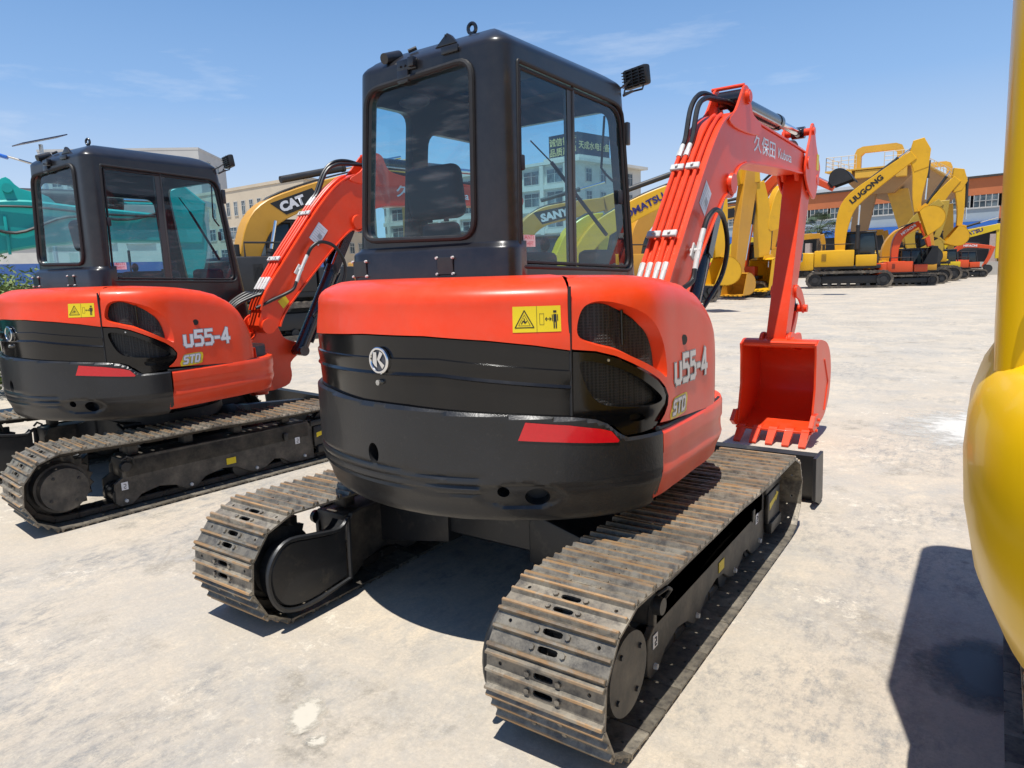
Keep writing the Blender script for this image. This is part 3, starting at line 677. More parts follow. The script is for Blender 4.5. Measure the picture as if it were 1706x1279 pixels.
    for X0_ in (.19, .35):
        mb.prism(smooth_loop([(.55, .52), (.90, .52), (.98, .60), (.98, .72), (1.10, .80), (1.11, .87), (1.02, .90), (.92, .95), (.84, 1.10), (.74, 1.15), (.66, 1.10), (.64, .98), (.56, .92), (.5, .7)], 3), X0_-.018, X0_+.018, 'x', .004, 1)
    mb.box((.27, .66, .72), (.20, .26, .34), None, .03); mb.cone((.16, .75, 1.08), (.38, .75, 1.08), .055, seg=24); mb.cone((.16, 1.03, .83), (.38, 1.03, .83), .04, seg=20); mb.cone((.27, .70, .48), (.27, .70, 1.0), .075, seg=24)
    up(obj('swing_bracket', mb, RED, root))
    return root
# ---------------------------------------------------------------- cab
CR = .075
def cab_bounds(z):
    return (-.685+.09*(z-1.42)/.9, .20, -.462, .725-.16*(z-1.42))
def cabP(u, z, off=0, zz=None):
    xl, xr, yr, yf = cab_bounds(z); xl += off; xr -= off; yr += off; yf -= off
    r = max(.012, CR-off); u %= 4; s = int(u); v = u-s
    if s % 2 == 0: L_ = xr-xl
    else: L_ = yf-yr
    d0 = v*L_; d1 = (1-v)*L_; along, inset = d0, 0
    if d0 < r: a = (r-d0)/r*math.pi/4; along = r-r*math.sin(a); inset = r-r*math.cos(a)
    elif d1 < r: a = (r-d1)/r*math.pi/4; along = L_-(r-r*math.sin(a)); inset = r-r*math.cos(a)
    z = z if zz is None else zz
    if s == 0: return Vector((xl+along, yr+inset, z))
    if s == 1: return Vector((xr-inset, yr+along, z))
    if s == 2: return Vector((xr-along, yf-inset, z))
    return Vector((xl+inset, yf-along, z))
def cu_(side, c, z):
    xl, xr, yr, yf = cab_bounds(z)
    return side + {0: (c-xl)/(xr-xl), 1: (c-yr)/(yf-yr), 2: (xr-c)/(xr-xl), 3: (yf-c)/(yf-yr)}[side]
def rloop(side, P, r=.06, n=5):
    """rounded polygon in (coordinate along side, z) -> (u, z)"""
    out = []; m = len(P)
    for i in range(m):
        p = Vector(P[i][:2]); a = Vector(P[i-1][:2]); b = Vector(P[(i+1) % m][:2]); rr = P[i][2] if len(P[i]) > 2 else r
        da = (a-p).normalized(); db = (b-p).normalized()
        A = p+da*rr; B = p+db*rr
        for k in range(n+1):
            t = k/n; q = A*(1-t)**2+p*2*t*(1-t)+B*t*t; out.append((cu_(side, q.x, q.y), q.y))
    return out
def make_cab(root):
    Z0, Z1 = 1.03, 2.30
    W = {'rear': rloop(0, [(-.60, 1.60), (.035, 1.585), (.055, 2.262), (-.525, 2.235)], .075),
         'right': rloop(1, [(-.385, 1.462, .01), (.655, 1.425, .07), (.560, 2.225, .11), (-.36, 2.25, .01)]),
         'front': rloop(2, [(.13, 1.12), (-.60, 1.12), (-.54, 2.22), (.13, 2.22)], .07),
         'doorf': rloop(3, [(.60, 1.2), (-.02, 1.2), (-.02, 2.13), (.50, 2.13)], .08),
         'doorr': rloop(3, [(-.14, 1.5), (-.425, 1.5), (-.42, 2.2), (-.14, 2.2)], .06)}
    holes = [W[k] for k in W]
    mb = MB(); out = [(0.0001, Z0), (3.9999, Z0), (3.9999, Z1), (0.0001, Z1)]
    f0 = lambda u, z: cabP(u, z); f1 = lambda u, z: cabP(u, z, .032)
    lp = patch(mb, out, holes, f0, st=.028, ku=.95); mb.mi = 1; patch(mb, out, holes, f1, st=.028, ku=.95, flip=True)
    mb.mi = 0
    for h in lp[1:]: rim(mb, h, f0, f1)
    us = [k*4/112 for k in range(112)]
    prof = [(Z1, 0), (2.312, .001), (2.322, .008), (2.335, .022), (2.362, .062), (2.388, .105), (2.402, .15), (2.408, .185)]
    mb.grid([[cabP(u, Z1, o, z) for u in us] for z, o in prof], closed=True)
    # roof centre with hatch
    xl, xr, yr, yf = cab_bounds(Z1); o = .185
    ring_ = [(p.x, p.y) for p in [cabP(u, Z1, o, 0) for u in us]]
    hat = [(-.47, .10), (-.02, .10), (-.02, .40), (-.47, .40)]
    patch(mb, ring_, [hat], lambda x, y: Vector((x, y, 2.408)), st=.06)
    mb.mi = 1; ring2 = [(p.x, p.y) for p in [cabP(u, Z1, .05, 0) for u in us]]
    patch(mb, ring2, [hat], lambda x, y: Vector((x, y, 2.315)), st=.06, flip=True); mb.mi = 0
    rim(mb, hat, lambda x, y: (x, y, 2.408), lambda x, y: (x, y, 2.315))
    # stepped skirt behind and beside the cab
    us2 = [3.70+k*.01 for k in range(30)]+[k/60 for k in range(0, 64)]+[1.0+k*.01 for k in range(1, 12)]
    sk = [(1.565, -.001), (1.555, -.006), (1.545, -.028), (1.535, -.034), (1.41, -.036), (1.40, -.0)]
    mb.grid([[cabP(u, 1.5, o_ if .0 <= u <= 1.0 or u > 3.9 else o_*max(0, 1-abs((u-1)/.11 if u < 2 else (3.9-u)/.2)), z) for u in us2] for z, o_ in sk])
    cab = up(obj('cab', mb, [CABM, INT], root, 40))
    # glazing
    for k, v in W.items():
        mb = MB(); patch(mb, v, [], lambda u, z: cabP(u, z, .016), st=.12, ku=.95); obj('window_pane', mb, GLS, cab)
    mb = MB(); mb.box((-.245, .25, 2.40), (.45, .30, .006)); obj('roof_hatch', mb, GLS, cab)
    mb = MB(); mb.tube([cabP(u, z, -.004) for u, z in W['rear']], .0125, 8, closed=True); obj('window_seal', mb, RUB, cab)
    mb = MB(); mb.tube([cabP(u, z, .002) for u, z in W['right']], .009, 8, closed=True)
    r2 = rloop(1, [(-.365, 1.482, .01), (.635, 1.445, .06), (.540, 2.208, .10), (-.345, 2.232, .01)])
    mb.tube([cabP(u, z, .012) for u, z in r2], .008, 6, closed=True); obj('window_seal', mb, RUB, cab)
    mb = MB()
    for y in (.030, .078): mb.tube([cabP(cu_(1, y, z), z, .012+(.012 if y == .03 else 0)) for z in (1.45, 1.8, 2.235)], .007, 6)
    mb.box((.184, .054, 1.84), (.006, .044, .78)); obj('sliding_window_frame', mb, mat('window_bar', (.05, .055, .055), .35, var=.1), cab)
    mb = MB(); mb.box((.196, -.345, 1.87), (.02, .028, .06), None, .006); mb.box((.196, .52, 1.79), (.018, .022, .07), None, .006); obj('window_latch', mb, INT, cab)
    # hinge block, grab handle
    mb = MB(); mb.box((.205, .585, 2.10), (.02, .03, .11), None, .005); obj('hinge', mb, CABM, cab)
    # fittings on the rear top: lifting eye, brackets, triangle lug, plug
    mb = MB(); c = Vector((-.085, -.27, 2.445))
    mb.tube([c+Vector((.017*math.cos(a), .004*math.cos(a), .020*math.sin(a))) for a in [k*math.pi/10 for k in range(20)]], .008, 8, closed=True); mb.cone((-.085, -.27, 2.39), (-.085, -.27, 2.43), .014, .012, 12); obj('lifting_eye', mb, CYL, cab)
    mb = MB(); mb.prism([(-.16, 2.348), (-.045, 2.348), (-.075, 2.382), (-.095, 2.394), (-.112, 2.383)], -.425, -.405, 'y', .004); mb.cone((-.10, -.428, 2.385), (-.10, -.40, 2.385), .004, seg=8)
    mb.cone((-.405, -.47, 2.345), (-.405, -.38, 2.372), .022, .026, 16); mb.tube([(-.33, -.40, 2.375), (-.30, -.38, 2.388)], .008, 6)
    mb.box((-.278, -.468, 2.298), (.105, .012, .045), None, .003); mb.box((-.238, -.48, 2.300), (.03, .025, .038), None, .003); mb.box((-.045, -.468, 2.312), (.085, .012, .028), None, .003)
    for x in (-.31, -.285): mb.cone((x, -.48, 2.295), (x, -.47, 2.295), .005, seg=8)
    mb.box((-.30, -.47, 2.255), (.06, .014, .05), None, .003); obj('roof_bracket', mb, CABM, cab)
    mb = MB()
    for x0 in (-.605, -.095): mb.box((x0, -.5005, 1.475), (.085, .006, .072), None, .002, 1)
    obj('cover_plate', mb, CABM, cab)
    mb = MB()
    for x0 in (-.605, -.095):
        for dx in (-.043, .043):
            for dz in (-.033, .033): mb.cone((x0+dx, -.499, 1.475+dz), (x0+dx, -.509, 1.475+dz), .0065, .005, 10)
    obj('bolt', mb, BOLT, cab)
    # handwritten style warning slip on the side glass
    mb = MB(); mb.box((.1925, -.30, 1.565), (.002, .085, .048)); sk_ = obj('window_sticker', mb, WHT, cab)
    text_mesh('ANTI', .024, cab, 'sticker_writing', INKP, lambda u, v: Vector((.1945, -.335+u, 1.572+v)), sx=1.2); text_mesh('THEFT', .022, cab, 'sticker_writing', INKP, lambda u, v: Vector((.1945, -.335+u, 1.547+v)))
    # seat
    sx, sy = -.375, -.10
    mb = MB(); mb.box((sx, sy-.12, 1.81), (.315, .09, .24), Matrix.Rotation(R(8), 3, 'X'), .045, 4); mb.box((sx-.02, sy-.06, 1.58), (.20, .08, .20), Matrix.Rotation(R(6), 3, 'X'), .03, 3)
    mb.box((sx, sy+.14, 1.44), (.48, .46, .13), None, .05, 3); mb.box((sx, sy+.1, 1.24), (.38, .4, .3), None, .03)
    mb.tube([(sx-.05, sy-.11, 1.68), (sx-.05, sy-.11, 1.74)], .012, 8); mb.tube([(sx+.05, sy-.11, 1.68), (sx+.05, sy-.11, 1.74)], .012, 8)
    obj('seat', mb, INT, cab)
    mb = MB()
    for s in (-1, 1):
        mb.box((sx+s*.27, sy+.2, 1.45), (.13, .42, .16), None, .03, 3); mb.tube([(sx+s*.27, sy+.36, 1.46), (sx+s*.27, sy+.38, 1.55)], .010, 8); mb.sphere((sx+s*.27, sy+.385, 1.57), .026, (1, 1, 1.4))
        mb.tube([(sx+s*.07, .42, 1.06), (sx+s*.07, .40, 1.55)], .009, 8)
    mb.box((.10, .45, 1.36), (.12, .22, .35), None, .03); mb.box((-.25, .15, 1.055), (.84, .9, .02))
    mb.tube([(.085, .57, 2.2), (.064, .57, 1.95), (.085, .57, 1.92), (.132, .57, 1.875)], .006, 6); mb.tube([(-.366, .57, 2.138), (-.235, .57, 2.01)], .004, 6); mb.tube([(-.235, .57, 2.01), (.091, .57, 1.611)], .010, 6)
    mb.sphere((-.40, -.30, 2.20), .08, (1, .7, .35)); mb.tube([(-.60, -.05, 1.1), (-.62, -.05, 2.25)], .02, 6); obj('control_lever', mb, INT, cab)
    # work lamp on a bracket at the front corner of the roof
    mb = MB(); rz = Matrix.Rotation(R(-20), 3, 'Z') @ Matrix.Rotation(R(8), 3, 'X'); c = Vector((.225, .65, 2.375))
    mb.box(c, (.155, .045, .095), rz, .012, 2)
    for i in range(6): mb.box(c+rz @ Vector((0, -.026, -.035+.014*i)), (.145, .012, .004), rz)
    for i in range(3): mb.box(c+rz @ Vector((-.045+.045*i, -.028, 0)), (.004, .01, .085), rz)
    mb.tube([c+Vector((-.06, -.01, -.05)), c+Vector((-.06, -.02, -.07)), c+Vector((.05, -.04, -.07)), c+Vector((.05, -.03, -.05))], .005, 6)
    mb.tube([c+Vector((-.01, -.03, -.07)), (.22, .60, 2.30), (.19, .57, 2.28)], .007, 6)
    mb.tube([c+Vector((-.02, -.035, -.02)), c+Vector((-.03, -.08, -.05)), (.20, .52, 2.305), (.17, .47, 2.305)], .005, 6)
    wl = obj('work_lamp', mb, LAMPG, cab)
    return cab
# ---------------------------------------------------------------- boom, arm, bucket
BX = .28
def make_front(root):
    xl, xr = BX-.09, BX+.09
    rear = [(.62, 1.08), (.655, 1.20), (.715, 1.345), (.94, 1.630), (1.222, 1.974), (1.40, 2.165), (1.52, 2.262), (1.654, 2.325), (1.781, 2.352), (1.90, 2.362), (2.207, 2.356), (3.30, 2.325), (3.52, 2.31)]
    fr = [(3.60, 2.24), (3.55, 2.165), (3.33, 2.150), (2.82, 2.135), (2.10, 2.098), (1.95, 2.082), (1.82, 2.045), (1.745, 1.985), (1.725, 1.90), (1.67, 1.855), (1.60, 1.865), (1.496, 1.80), (1.276, 1.603), (.97, 1.300), (.85, 1.16), (.80, 1.06), (.74, 1.01), (.66, 1.02)]
    side_poly = rear+fr
    mb = MB(); mb.prism(side_poly, xl+.004, xr-.004, 'x', .004, 1)
    # over-hanging top and bottom flange plates
    def flange(P, off, th=.012, w2=.098):
        V = [Vector(p) for p in P]; rows = []
        for i, p in enumerate(V):
            t = (V[min(i+1, len(V)-1)]-V[max(i-1, 0)]).normalized(); n_ = Vector((-t.y, t.x))*off
            a = p+n_; b = p+n_*(1+th/abs(off)); rows.append([(BX-w2, a.x, a.y), (BX-w2, b.x, b.y), (BX+w2, b.x, b.y), (BX+w2, a.x, a.y)])
        mb.grid(rows, closed=True)
    flange(smooth_loop(rear[1:], 4, False), .001); flange(smooth_loop(fr[1:-2], 4, False), .001)
    for s in (-1, 1):
        x0 = BX+s*.085; a, b = sorted((x0, x0+s*.016))
        mb.prism(smooth_loop([(1.60, 2.29), (1.72, 2.37), (1.83, 2.49), (1.875, 2.535), (1.93, 2.545), (1.985, 2.515), (2.02, 2.44), (2.08, 2.39), (2.24, 2.355), (2.2, 2.28), (1.8, 2.26)], 3), a, b, 'x', .003, 1)
    mb.cone((BX-.125, 1.925, 2.475), (BX+.125, 1.925, 2.475), .032, seg=24); mb.cone((BX+.10, 1.925, 2.475), (BX+.118, 1.925, 2.475), .045, seg=24); mb.cone((BX-.118, 1.925, 2.475), (BX-.10, 1.925, 2.475), .045, seg=24)
    mb.tube([(BX-.12, 1.905, 2.545), (BX+.09, 1.90, 2.545)], .012, 8)
    mb.cone((BX-.105, 1.655, 1.925), (BX+.112, 1.655, 1.925), .045, seg=24); mb.cone((BX+.10, 1.655, 1.925), (BX+.118, 1.655, 1.925), .065, .06, 24)
    mb.cone((BX-.11, .70, 1.07), (BX+.11, .70, 1.07), .062, seg=28); mb.cone((BX-.115, 3.54, 2.235), (BX+.125, 3.54, 2.235), .05, seg=28)
    mb.prism([(3.36, 2.16), (3.50, 2.16), (3.46, 2.09), (3.40, 2.09)], BX-.06, BX-.045); mb.prism([(3.36, 2.16), (3.50, 2.16), (3.46, 2.09), (3.40, 2.09)], BX+.045, BX+.06)
    boom = up(obj('boom', mb, RED, root, 40))
    # pipes on the back of the boom
    V = [Vector(p) for p in [(.80, 1.44), (.94, 1.63), (1.222, 1.974), (1.285, 2.047), (1.40, 2.165), (1.52, 2.262), (1.60, 2.30)]]
    def offp(P, d):
        o_ = []
        for i, p in enumerate(P):
            t = (P[min(i+1, len(P)-1)]-P[max(i-1, 0)]).normalized(); o_.append(p+Vector((-t.y, t.x))*d)
        return o_
    O = offp(V, .030)
    for x, n_ in ((-.078, 4), (-.035, 4), (.012, 7), (.052, 7)):
        mb = MB(); mb.tube(smooth_loop([(BX+x, p.x, p.y) for p in O[:n_]], 4, False), .0115, 10); obj('hydraulic_pipe', mb, RED, boom)
    mb = MB()
    for i, (y, z) in enumerate(((.875, 1.602), (1.195, 1.982))):
        t = Vector((.282, .344)).normalized(); n_ = Vector((-t.y, t.x)); rot = Matrix.Rotation(math.atan2(t.y, t.x), 3, 'X')
        for x in (-.057, .034): mb.box((BX+x, y+n_.x*.018, z+n_.y*.018), (.078, .042, .018), rot, .004, 1); mb.cone((BX+x, y+n_.x*.02, z+n_.y*.02), (BX+x, y+n_.x*.038, z+n_.y*.038), .009, seg=6)
    obj('pipe_clamp', mb, BOLT, boom)
    mb = MB()
    for x in (-.078, -.035, .012, .052):
        a = Vector((BX+x, O[0].x, O[0].y)); d = Vector((0, O[0].x-O[1].x, O[0].y-O[1].y)).normalized()
        mb.cone(a, a+d*.05, .017, .017, 6); mb.cone(a+d*.05, a+d*.115, .0155, .0145, 12)
    for x in (-.078, -.035):
        a = Vector((BX+x, O[3].x, O[3].y)); d = Vector((0, O[3].x-O[2].x, O[3].y-O[2].y)).normalized(); mb.cone(a-d*.01, a+d*.035, .017, .017, 6); mb.cone(a+d*.035, a+d*.09, .0155, .0145, 12)
    # T fitting on the right flank for the boom ram
    mb.cone((xr, 1.02, 1.52), (xr+.055, 1.02, 1.52), .014, seg=10); mb.cone((xr+.045, .995, 1.475), (xr+.045, 1.045, 1.565), .015, seg=6); mb.box((xr+.018, 1.01, 1.515), (.01, .09, .05), Matrix.Rotation(R(55), 3, 'X'), .003, 1)
    mb.cone((xr+.045, 1.045, 1.565), (xr+.048, 1.085, 1.635), .0145, seg=12); mb.cone((xr+.045, .995, 1.475), (xr+.045, .965, 1.415), .0145, seg=12)
    obj('hose_fitting', mb, BOLT, boom)
    def hose(P, r=.0135, par=boom, n=8):
        mb_ = MB(); mb_.tube(smooth_loop(P, n, False), r, 10); return obj('hydraulic_hose', mb_, HOSE, par)
    d = Vector((0, O[0].x-O[1].x, O[0].y-O[1].y)).normalized()
    for i, x in enumerate((-.078, -.035, .012, .052)):
        a = Vector((BX+x, O[0].x, O[0].y))+d*.11
        hose([a, a+d*.05, (BX+x-.02, .62, 1.34-.01*i), (BX+x-.05, .48, 1.24), (BX-.06+.02*i, .42, 1.1), (BX-.05+.02*i, .5, .95)])
    for i, x in enumerate((-.078, -.035)):
        a = Vector((BX+x, O[3].x, O[3].y)); dd = Vector((0, O[3].x-O[2].x, O[3].y-O[2].y)).normalized(); a = a+dd*.085
        hose([a, a+dd*.06, (BX+x-.01, 1.46-.0*i, 2.36), (BX+x, 1.56, 2.452-.025*i), (BX+x+.01, 1.70, 2.478-.035*i), (BX-.02+.04*i, 1.86, 2.44), (BX+.0+.03*i, 1.99, 2.41)], .0155)
    hose([(xr+.048, 1.085, 1.63), (xr+.055, 1.13, 1.70), (xr+.07, 1.22, 1.745), (xr+.065, 1.36, 1.70), (xr+.06, 1.45, 1.55), (xr+.04, 1.42, 1.38), (xr+.01, 1.28, 1.24), (xr-.03, 1.14, 1.12)], .0145)
    hose([(xr+.045, .965, 1.42), (xr+.045, .93, 1.36), (xr+.02, .86, 1.32), (xr-.0, .76, 1.28), (xr-.02, .62, 1.22)], .0145)
    # boom ram
    p0, p1 = Vector((BX, 1.03, .83)), Vector((BX, 1.655, 1.925)); dv = (p1-p0).normalized(); q = p0+dv*.80
    mb = MB(); mb.cone(p0-dv*.02, q, .058, seg=28); mb.cone(q-dv*.05, q+dv*.012, .064, seg=28); mb.cone(p0-Vector((.075, 0, 0)), p0+Vector((.075, 0, 0)), .045, seg=20)
    mb.tube([q-dv*.02+Vector((.03, .055, -.03)), p0+dv*.1+Vector((.03, .055, -.03))], .012, 8); bc_ = up(obj('boom_cylinder', mb, CYL, root, 40))
    mb = MB(); mb.cone(q, p1, .032, seg=24); obj('piston_rod', mb, CHR, bc_)
    mb = MB(); mb.cone(p1-Vector((.06, 0, 0)), p1+Vector((.06, 0, 0)), .05, seg=24); mb.cone(p1-dv*.1, p1, .036, .045, 20); obj('rod_eye', mb, CYL, bc_)
    mb = MB(); qa = p1-dv*.50; gn = Vector((0, dv.z, -dv.y)); rot_ = Matrix.Rotation(math.atan2(dv.z, dv.y), 3, 'X'); mb.box((p1+qa)/2-gn*-.02, (.135, .50, .012), rot_, .004, 1)
    for sx_ in (-1, 1): mb.box((p1+qa)/2+Vector((sx_*.064, 0, 0))-gn*.01, (.008, .50, .075), rot_, .002, 1)
    obj('rod_guard', mb, CYL, bc_)
    # arm ram on top
    p0, p1 = Vector((BX, 1.925, 2.475)), Vector((BX, 3.66, 2.50)); dv = (p1-p0).normalized(); q = p0+dv*1.08
    mb = MB(); mb.cone(p0+dv*.0, q, .052, seg=28); mb.cone(q-dv*.06, q+dv*.01, .058, seg=28); mb.cone(p0-Vector((.07, 0, 0)), p0+Vector((.07, 0, 0)), .055, seg=24)
    mb.box(p0+dv*.12+Vector((.0, 0, -.06)), (.07, .10, .05), None, .01); obj_ = up(obj('arm_cylinder', mb, CYL, root, 40))
    mb = MB(); mb.tube([p0+dv*.12+Vector((.05, 0, -.035)), p0+dv*.95+Vector((.052, 0, -.04)), q+Vector((.03, 0, -.03))], .008, 8); mb.cone(q-dv*.02, q+dv*.03, .036, seg=20); obj('oil_pipe', mb, STL, obj_)
    mb = MB(); mb.cone(q, p1, .028, seg=24); obj('piston_rod', mb, CHR, obj_)
    mb = MB(); mb.cone(p1-Vector((.05, 0, 0)), p1+Vector((.05, 0, 0)), .048, seg=24); mb.cone(p1-dv*.09, p1, .032, .042, 20); obj('rod_eye', mb, CYL, obj_)
    hose([(BX-.03, 2.0, 2.40), (BX-.03, 2.4, 2.385), (BX-.02, 3.0, 2.37), (BX-.02, 3.4, 2.39), (BX-.03, 3.62, 2.36)], .013); hose([(BX+.03, 2.02, 2.40), (BX+.03, 2.5, 2.39), (BX+.03, 3.1, 2.365), (BX+.02, 3.45, 2.40), (BX+.0, 3.64, 2.38)], .013)
    # arm
    ar = MB(); ax0, ax1 = BX-.070, BX+.084
    body = [(3.50, 2.12), (3.42, 1.95), (3.33, 1.70), (3.16, 1.10), (3.10, .86), (3.12, .78), (3.18, .745), (3.24, .77), (3.29, .90), (3.45, 1.25), (3.66, 1.75), (3.74, 1.96), (3.74, 2.2), (3.62, 2.3)]
    body = [(3.50, 2.12), (3.45, 1.95), (3.39, 1.70), (3.22, 1.15), (3.12, .86), (3.12, .79), (3.17, .75), (3.23, .77), (3.28, .88), (3.44, 1.22), (3.62, 1.66), (3.74, 1.96), (3.80, 2.2), (3.66, 2.3)]
    ar.prism(body, ax0, ax1, 'x', .004, 1)
    for s in (-1, 1):
        x0 = BX+s*.098; a, b = sorted((x0, x0+s*.018))
        ar.prism(smooth_loop([(3.45, 2.18), (3.50, 2.32), (3.58, 2.44), (3.62, 2.54), (3.67, 2.565), (3.72, 2.53), (3.80, 2.40), (3.96, 2.25), (3.94, 2.16), (3.86, 2.02), (3.78, 1.96), (3.60, 2.02), (3.50, 2.09)], 3), a, b, 'x', .003, 1)
    ar.prism([(3.60, 2.02), (3.82, 2.0), (3.94, 2.18), (3.84, 2.28), (3.66, 2.2)], BX-.10, BX+.10, 'x', .004)
    ar.cone((BX-.13, 3.66, 2.50), (BX+.13, 3.66, 2.50), .03, seg=20); ar.cone((BX-.08, 3.17, .80), (BX+.09, 3.17, .80), .055, seg=28)
    ar.cone((BX-.085, 3.37, 1.20), (BX+.085, 3.37, 1.20), .04, seg=20)
    ar.cone((BX-.12, 3.89, 2.13), (BX+.12, 3.89, 2.13), .045, seg=20); arm = up(obj('arm', ar, RED, root, 40))
    mb = MB(); mb.box((BX+.118, 3.86, 2.27), (.003, .07, .13)); obj('caution_sticker', mb, YEL, arm)
    # bucket ram + links
    p0, p1 = Vector((BX, 3.89, 2.13)), Vector((BX, 3.62, 1.04)); dv = (p1-p0).normalized(); q = p0+dv*.70
    mb = MB(); mb.cone(p0, q, .048, seg=24); mb.cone(q-dv*.05, q+dv*.01, .054, seg=24); bk = up(obj('bucket_cylinder', mb, CYL, root, 40)); mb = MB(); mb.cone(q, p1, .026, seg=20); obj('piston_rod', mb, CHR, bk); mb = MB(); mb.cone(p1-Vector((.05, 0, 0)), p1+Vector((.05, 0, 0)), .042, seg=20); mb.cone(p1-dv*.08, p1, .028, .04, 16); obj('rod_eye', mb, CYL, bk)
    lk = MB()
    for s in (-1, 1):
        x0 = BX+s*.085; a, b = sorted((x0, x0+s*.02))
        lk.prism(smooth_loop([(3.36, 1.15), (3.33, 1.20), (3.37, 1.25), (3.52, 1.20), (3.64, 1.09), (3.66, 1.03), (3.62, 1.0), (3.56, 1.05), (3.46, 1.12)], 3), a, b, 'x', .004, 1)
    lk.cone((BX-.13, 3.62, 1.04), (BX+.13, 3.62, 1.04), .032, seg=20)
    lk.prism(smooth_loop([(3.60, 1.06), (3.66, 1.03), (3.62, .92), (3.48, .76), (3.42, .74), (3.38, .79), (3.44, .86), (3.56, .97)], 3), BX-.05, BX+.05, 'x', .006, 1)
    lk.cone((BX-.10, 3.42, .79), (BX+.11, 3.42, .79), .042, seg=20); up(obj('bucket_link', lk, RED, root, 40))
    # bucket
    cx, hw = .328, .287
    bkp = [(3.03, .80), (3.10, .825), (3.24, .81), (3.40, .77), (3.52, .68), (3.58, .54), (3.57, .38), (3.51, .27), (3.40, .18), (3.24, .135), (3.08, .115), (2.99, .105)]
    bs = smooth_loop(bkp, 4, False)
    mb = MB(); V = [Vector(p) for p in bs]; rows = []
    for i, p in enumerate(V):
        t = (V[min(i+1, len(V)-1)]-V[max(i-1, 0)]).normalized(); n_ = Vector((-t.y, t.x))*.010
        rows.append([(cx-hw, p.x, p.y), (cx-hw, p.x-n_.x, p.y-n_.y), (cx+hw, p.x-n_.x, p.y-n_.y), (cx+hw, p.x, p.y)])
    mb.grid(rows, closed=True)
    sidep = [(3.03, .805), (3.0, .77), (3.03, .50), (2.99, .25), (2.93, .13)]
    for s in (-1, 1):
        x0 = cx+s*hw; a, b = sorted((x0-s*.006, x0+s*.010)); mb.prism([(q_.x, q_.y) for q_ in V]+[(2.95, .12), (2.97, .20), (3.03, .45), (3.02, .70), (3.0, .79)], a, b, 'x', .002, 1)
        a, b = sorted((x0+s*.010, x0+s*.028)); mb.prism([(2.90, .17), (2.95, .24), (3.08, .24), (3.12, .15), (2.97, .11)], a, b, 'x', .003, 1)
        a, b = sorted((x0+s*.0, x0+s*.035)); mb.prism([(2.85, .17), (2.94, .25), (2.96, .15), (2.93, .12)], a, b, 'x', .003, 1)
        for k in range(3): mb.cone((x0+s*.02, 3.0+.04*k, .12+.035*k), (x0+s*.042, 3.0+.04*k, .12+.035*k), .012, seg=6)
        mb.tube([(x0+s*.012, 3.30, .65), (x0+s*.012, 3.46, .45), (x0+s*.012, 3.36, .22)], .006, 6)
    mb.cone((cx-hw+.0, 3.06, .79), (cx+hw, 3.06, .79), .028, seg=20)
    mb.box((cx, 3.02, .106), (2*hw+.02, .16, .020), Matrix.Rotation(R(3), 3, 'X'), .003, 1)
    for x in (BX-.105, BX+.115): mb.prism(smooth_loop([(3.08, .80), (3.10, .86), (3.17, .875), (3.30, .85), (3.42, .85), (3.48, .80), (3.46, .70), (3.2, .74)], 3), x-.012, x+.012, 'x', .004, 1)
    mb.cone((BX-.13, 3.17, .80), (BX+.14, 3.17, .80), .035, seg=20); mb.cone((BX-.125, 3.17, .80), (BX-.115, 3.17, .80), .055, seg=20)
    bu = up(obj('bucket', mb, RED, root, 40))
    for k in range(5):
        x = cx-hw+.035+k*(2*hw-.07)/4; mb = MB()
        A = [(x-.033, 2.965, .085), (x+.033, 2.965, .085), (x+.033, 2.965, .125), (x-.033, 2.965, .125)]; B_ = [(x-.026, 2.83, .004), (x+.026, 2.83, .004), (x+.026, 2.825, .020), (x-.026, 2.825, .020)]
        D = [(x-.026, 3.10, .114), (x+.026, 3.10, .114), (x+.026, 3.10, .122), (x-.026, 3.10, .122)]
        V_ = mb.grid([D, A, B_], closed=True); mb.bm.faces.new(V_[0][::-1]); mb.bm.faces.new(V_[2]); bmesh.ops.recalc_face_normals(mb.bm, faces=mb.bm.faces)
        obj('bucket_tooth', mb, RED, bu, 20)
    # lettering and decals on the right flank
    fx = lambda y0, z0, off=.0015: (lambda u, v: Vector((xr+off-.004, y0+u, z0+v)))
    text_mesh('久保田', .125, boom, 'boom_lettering', WHT, fx(2.13, 2.185, .002), bold=.0016, sx=1.42); text_mesh('Kubota', .10, boom, 'boom_lettering', WHT, fx(2.72, 2.195, .002), bold=.0012, sx=1.3)
    t = Vector((.276, .336)).normalized(); n_ = Vector((t.y, -t.x)); c = Vector((1.245, 1.815))
    def dm(a, b, off): q_ = c+t*a+n_*b; return (xr-.004+off, q_.x, q_.y)
    mb = MB(); mb.quad(dm(-.085, -.055, .002), dm(-.085, .055, .002), dm(.085, .055, .002), dm(.085, -.055, .002)); obj('lifting_chart', mb, SILV, boom)
    mb = MB()
    for k in range(7): a = -.068+k*.021; mb.quad(dm(a, -.045, .0035), dm(a, .02+.025*(k % 2), .0035), dm(a+.003, .02+.025*(k % 2), .0035), dm(a+.003, -.045, .0035))
    mb.quad(dm(-.03, .0, .0038), dm(-.03, .04, .0038), dm(.01, .04, .0038), dm(.01, .0, .0038)); obj('chart_print', mb, GRYD, boom)
    mb = MB(); c = Vector((.86, 1.26)); mb.quad(dm(-.03, -.045, .003), dm(-.05, .03, .003), dm(.03, .04, .003), dm(.05, -.02, .003)); obj('caution_sticker', mb, YEL, boom)
    return boom
exc = make_excavator('orange compact excavator with black counterweight nearest the camera, bucket resting forward on the concrete')
make_cab(exc); make_front(exc)

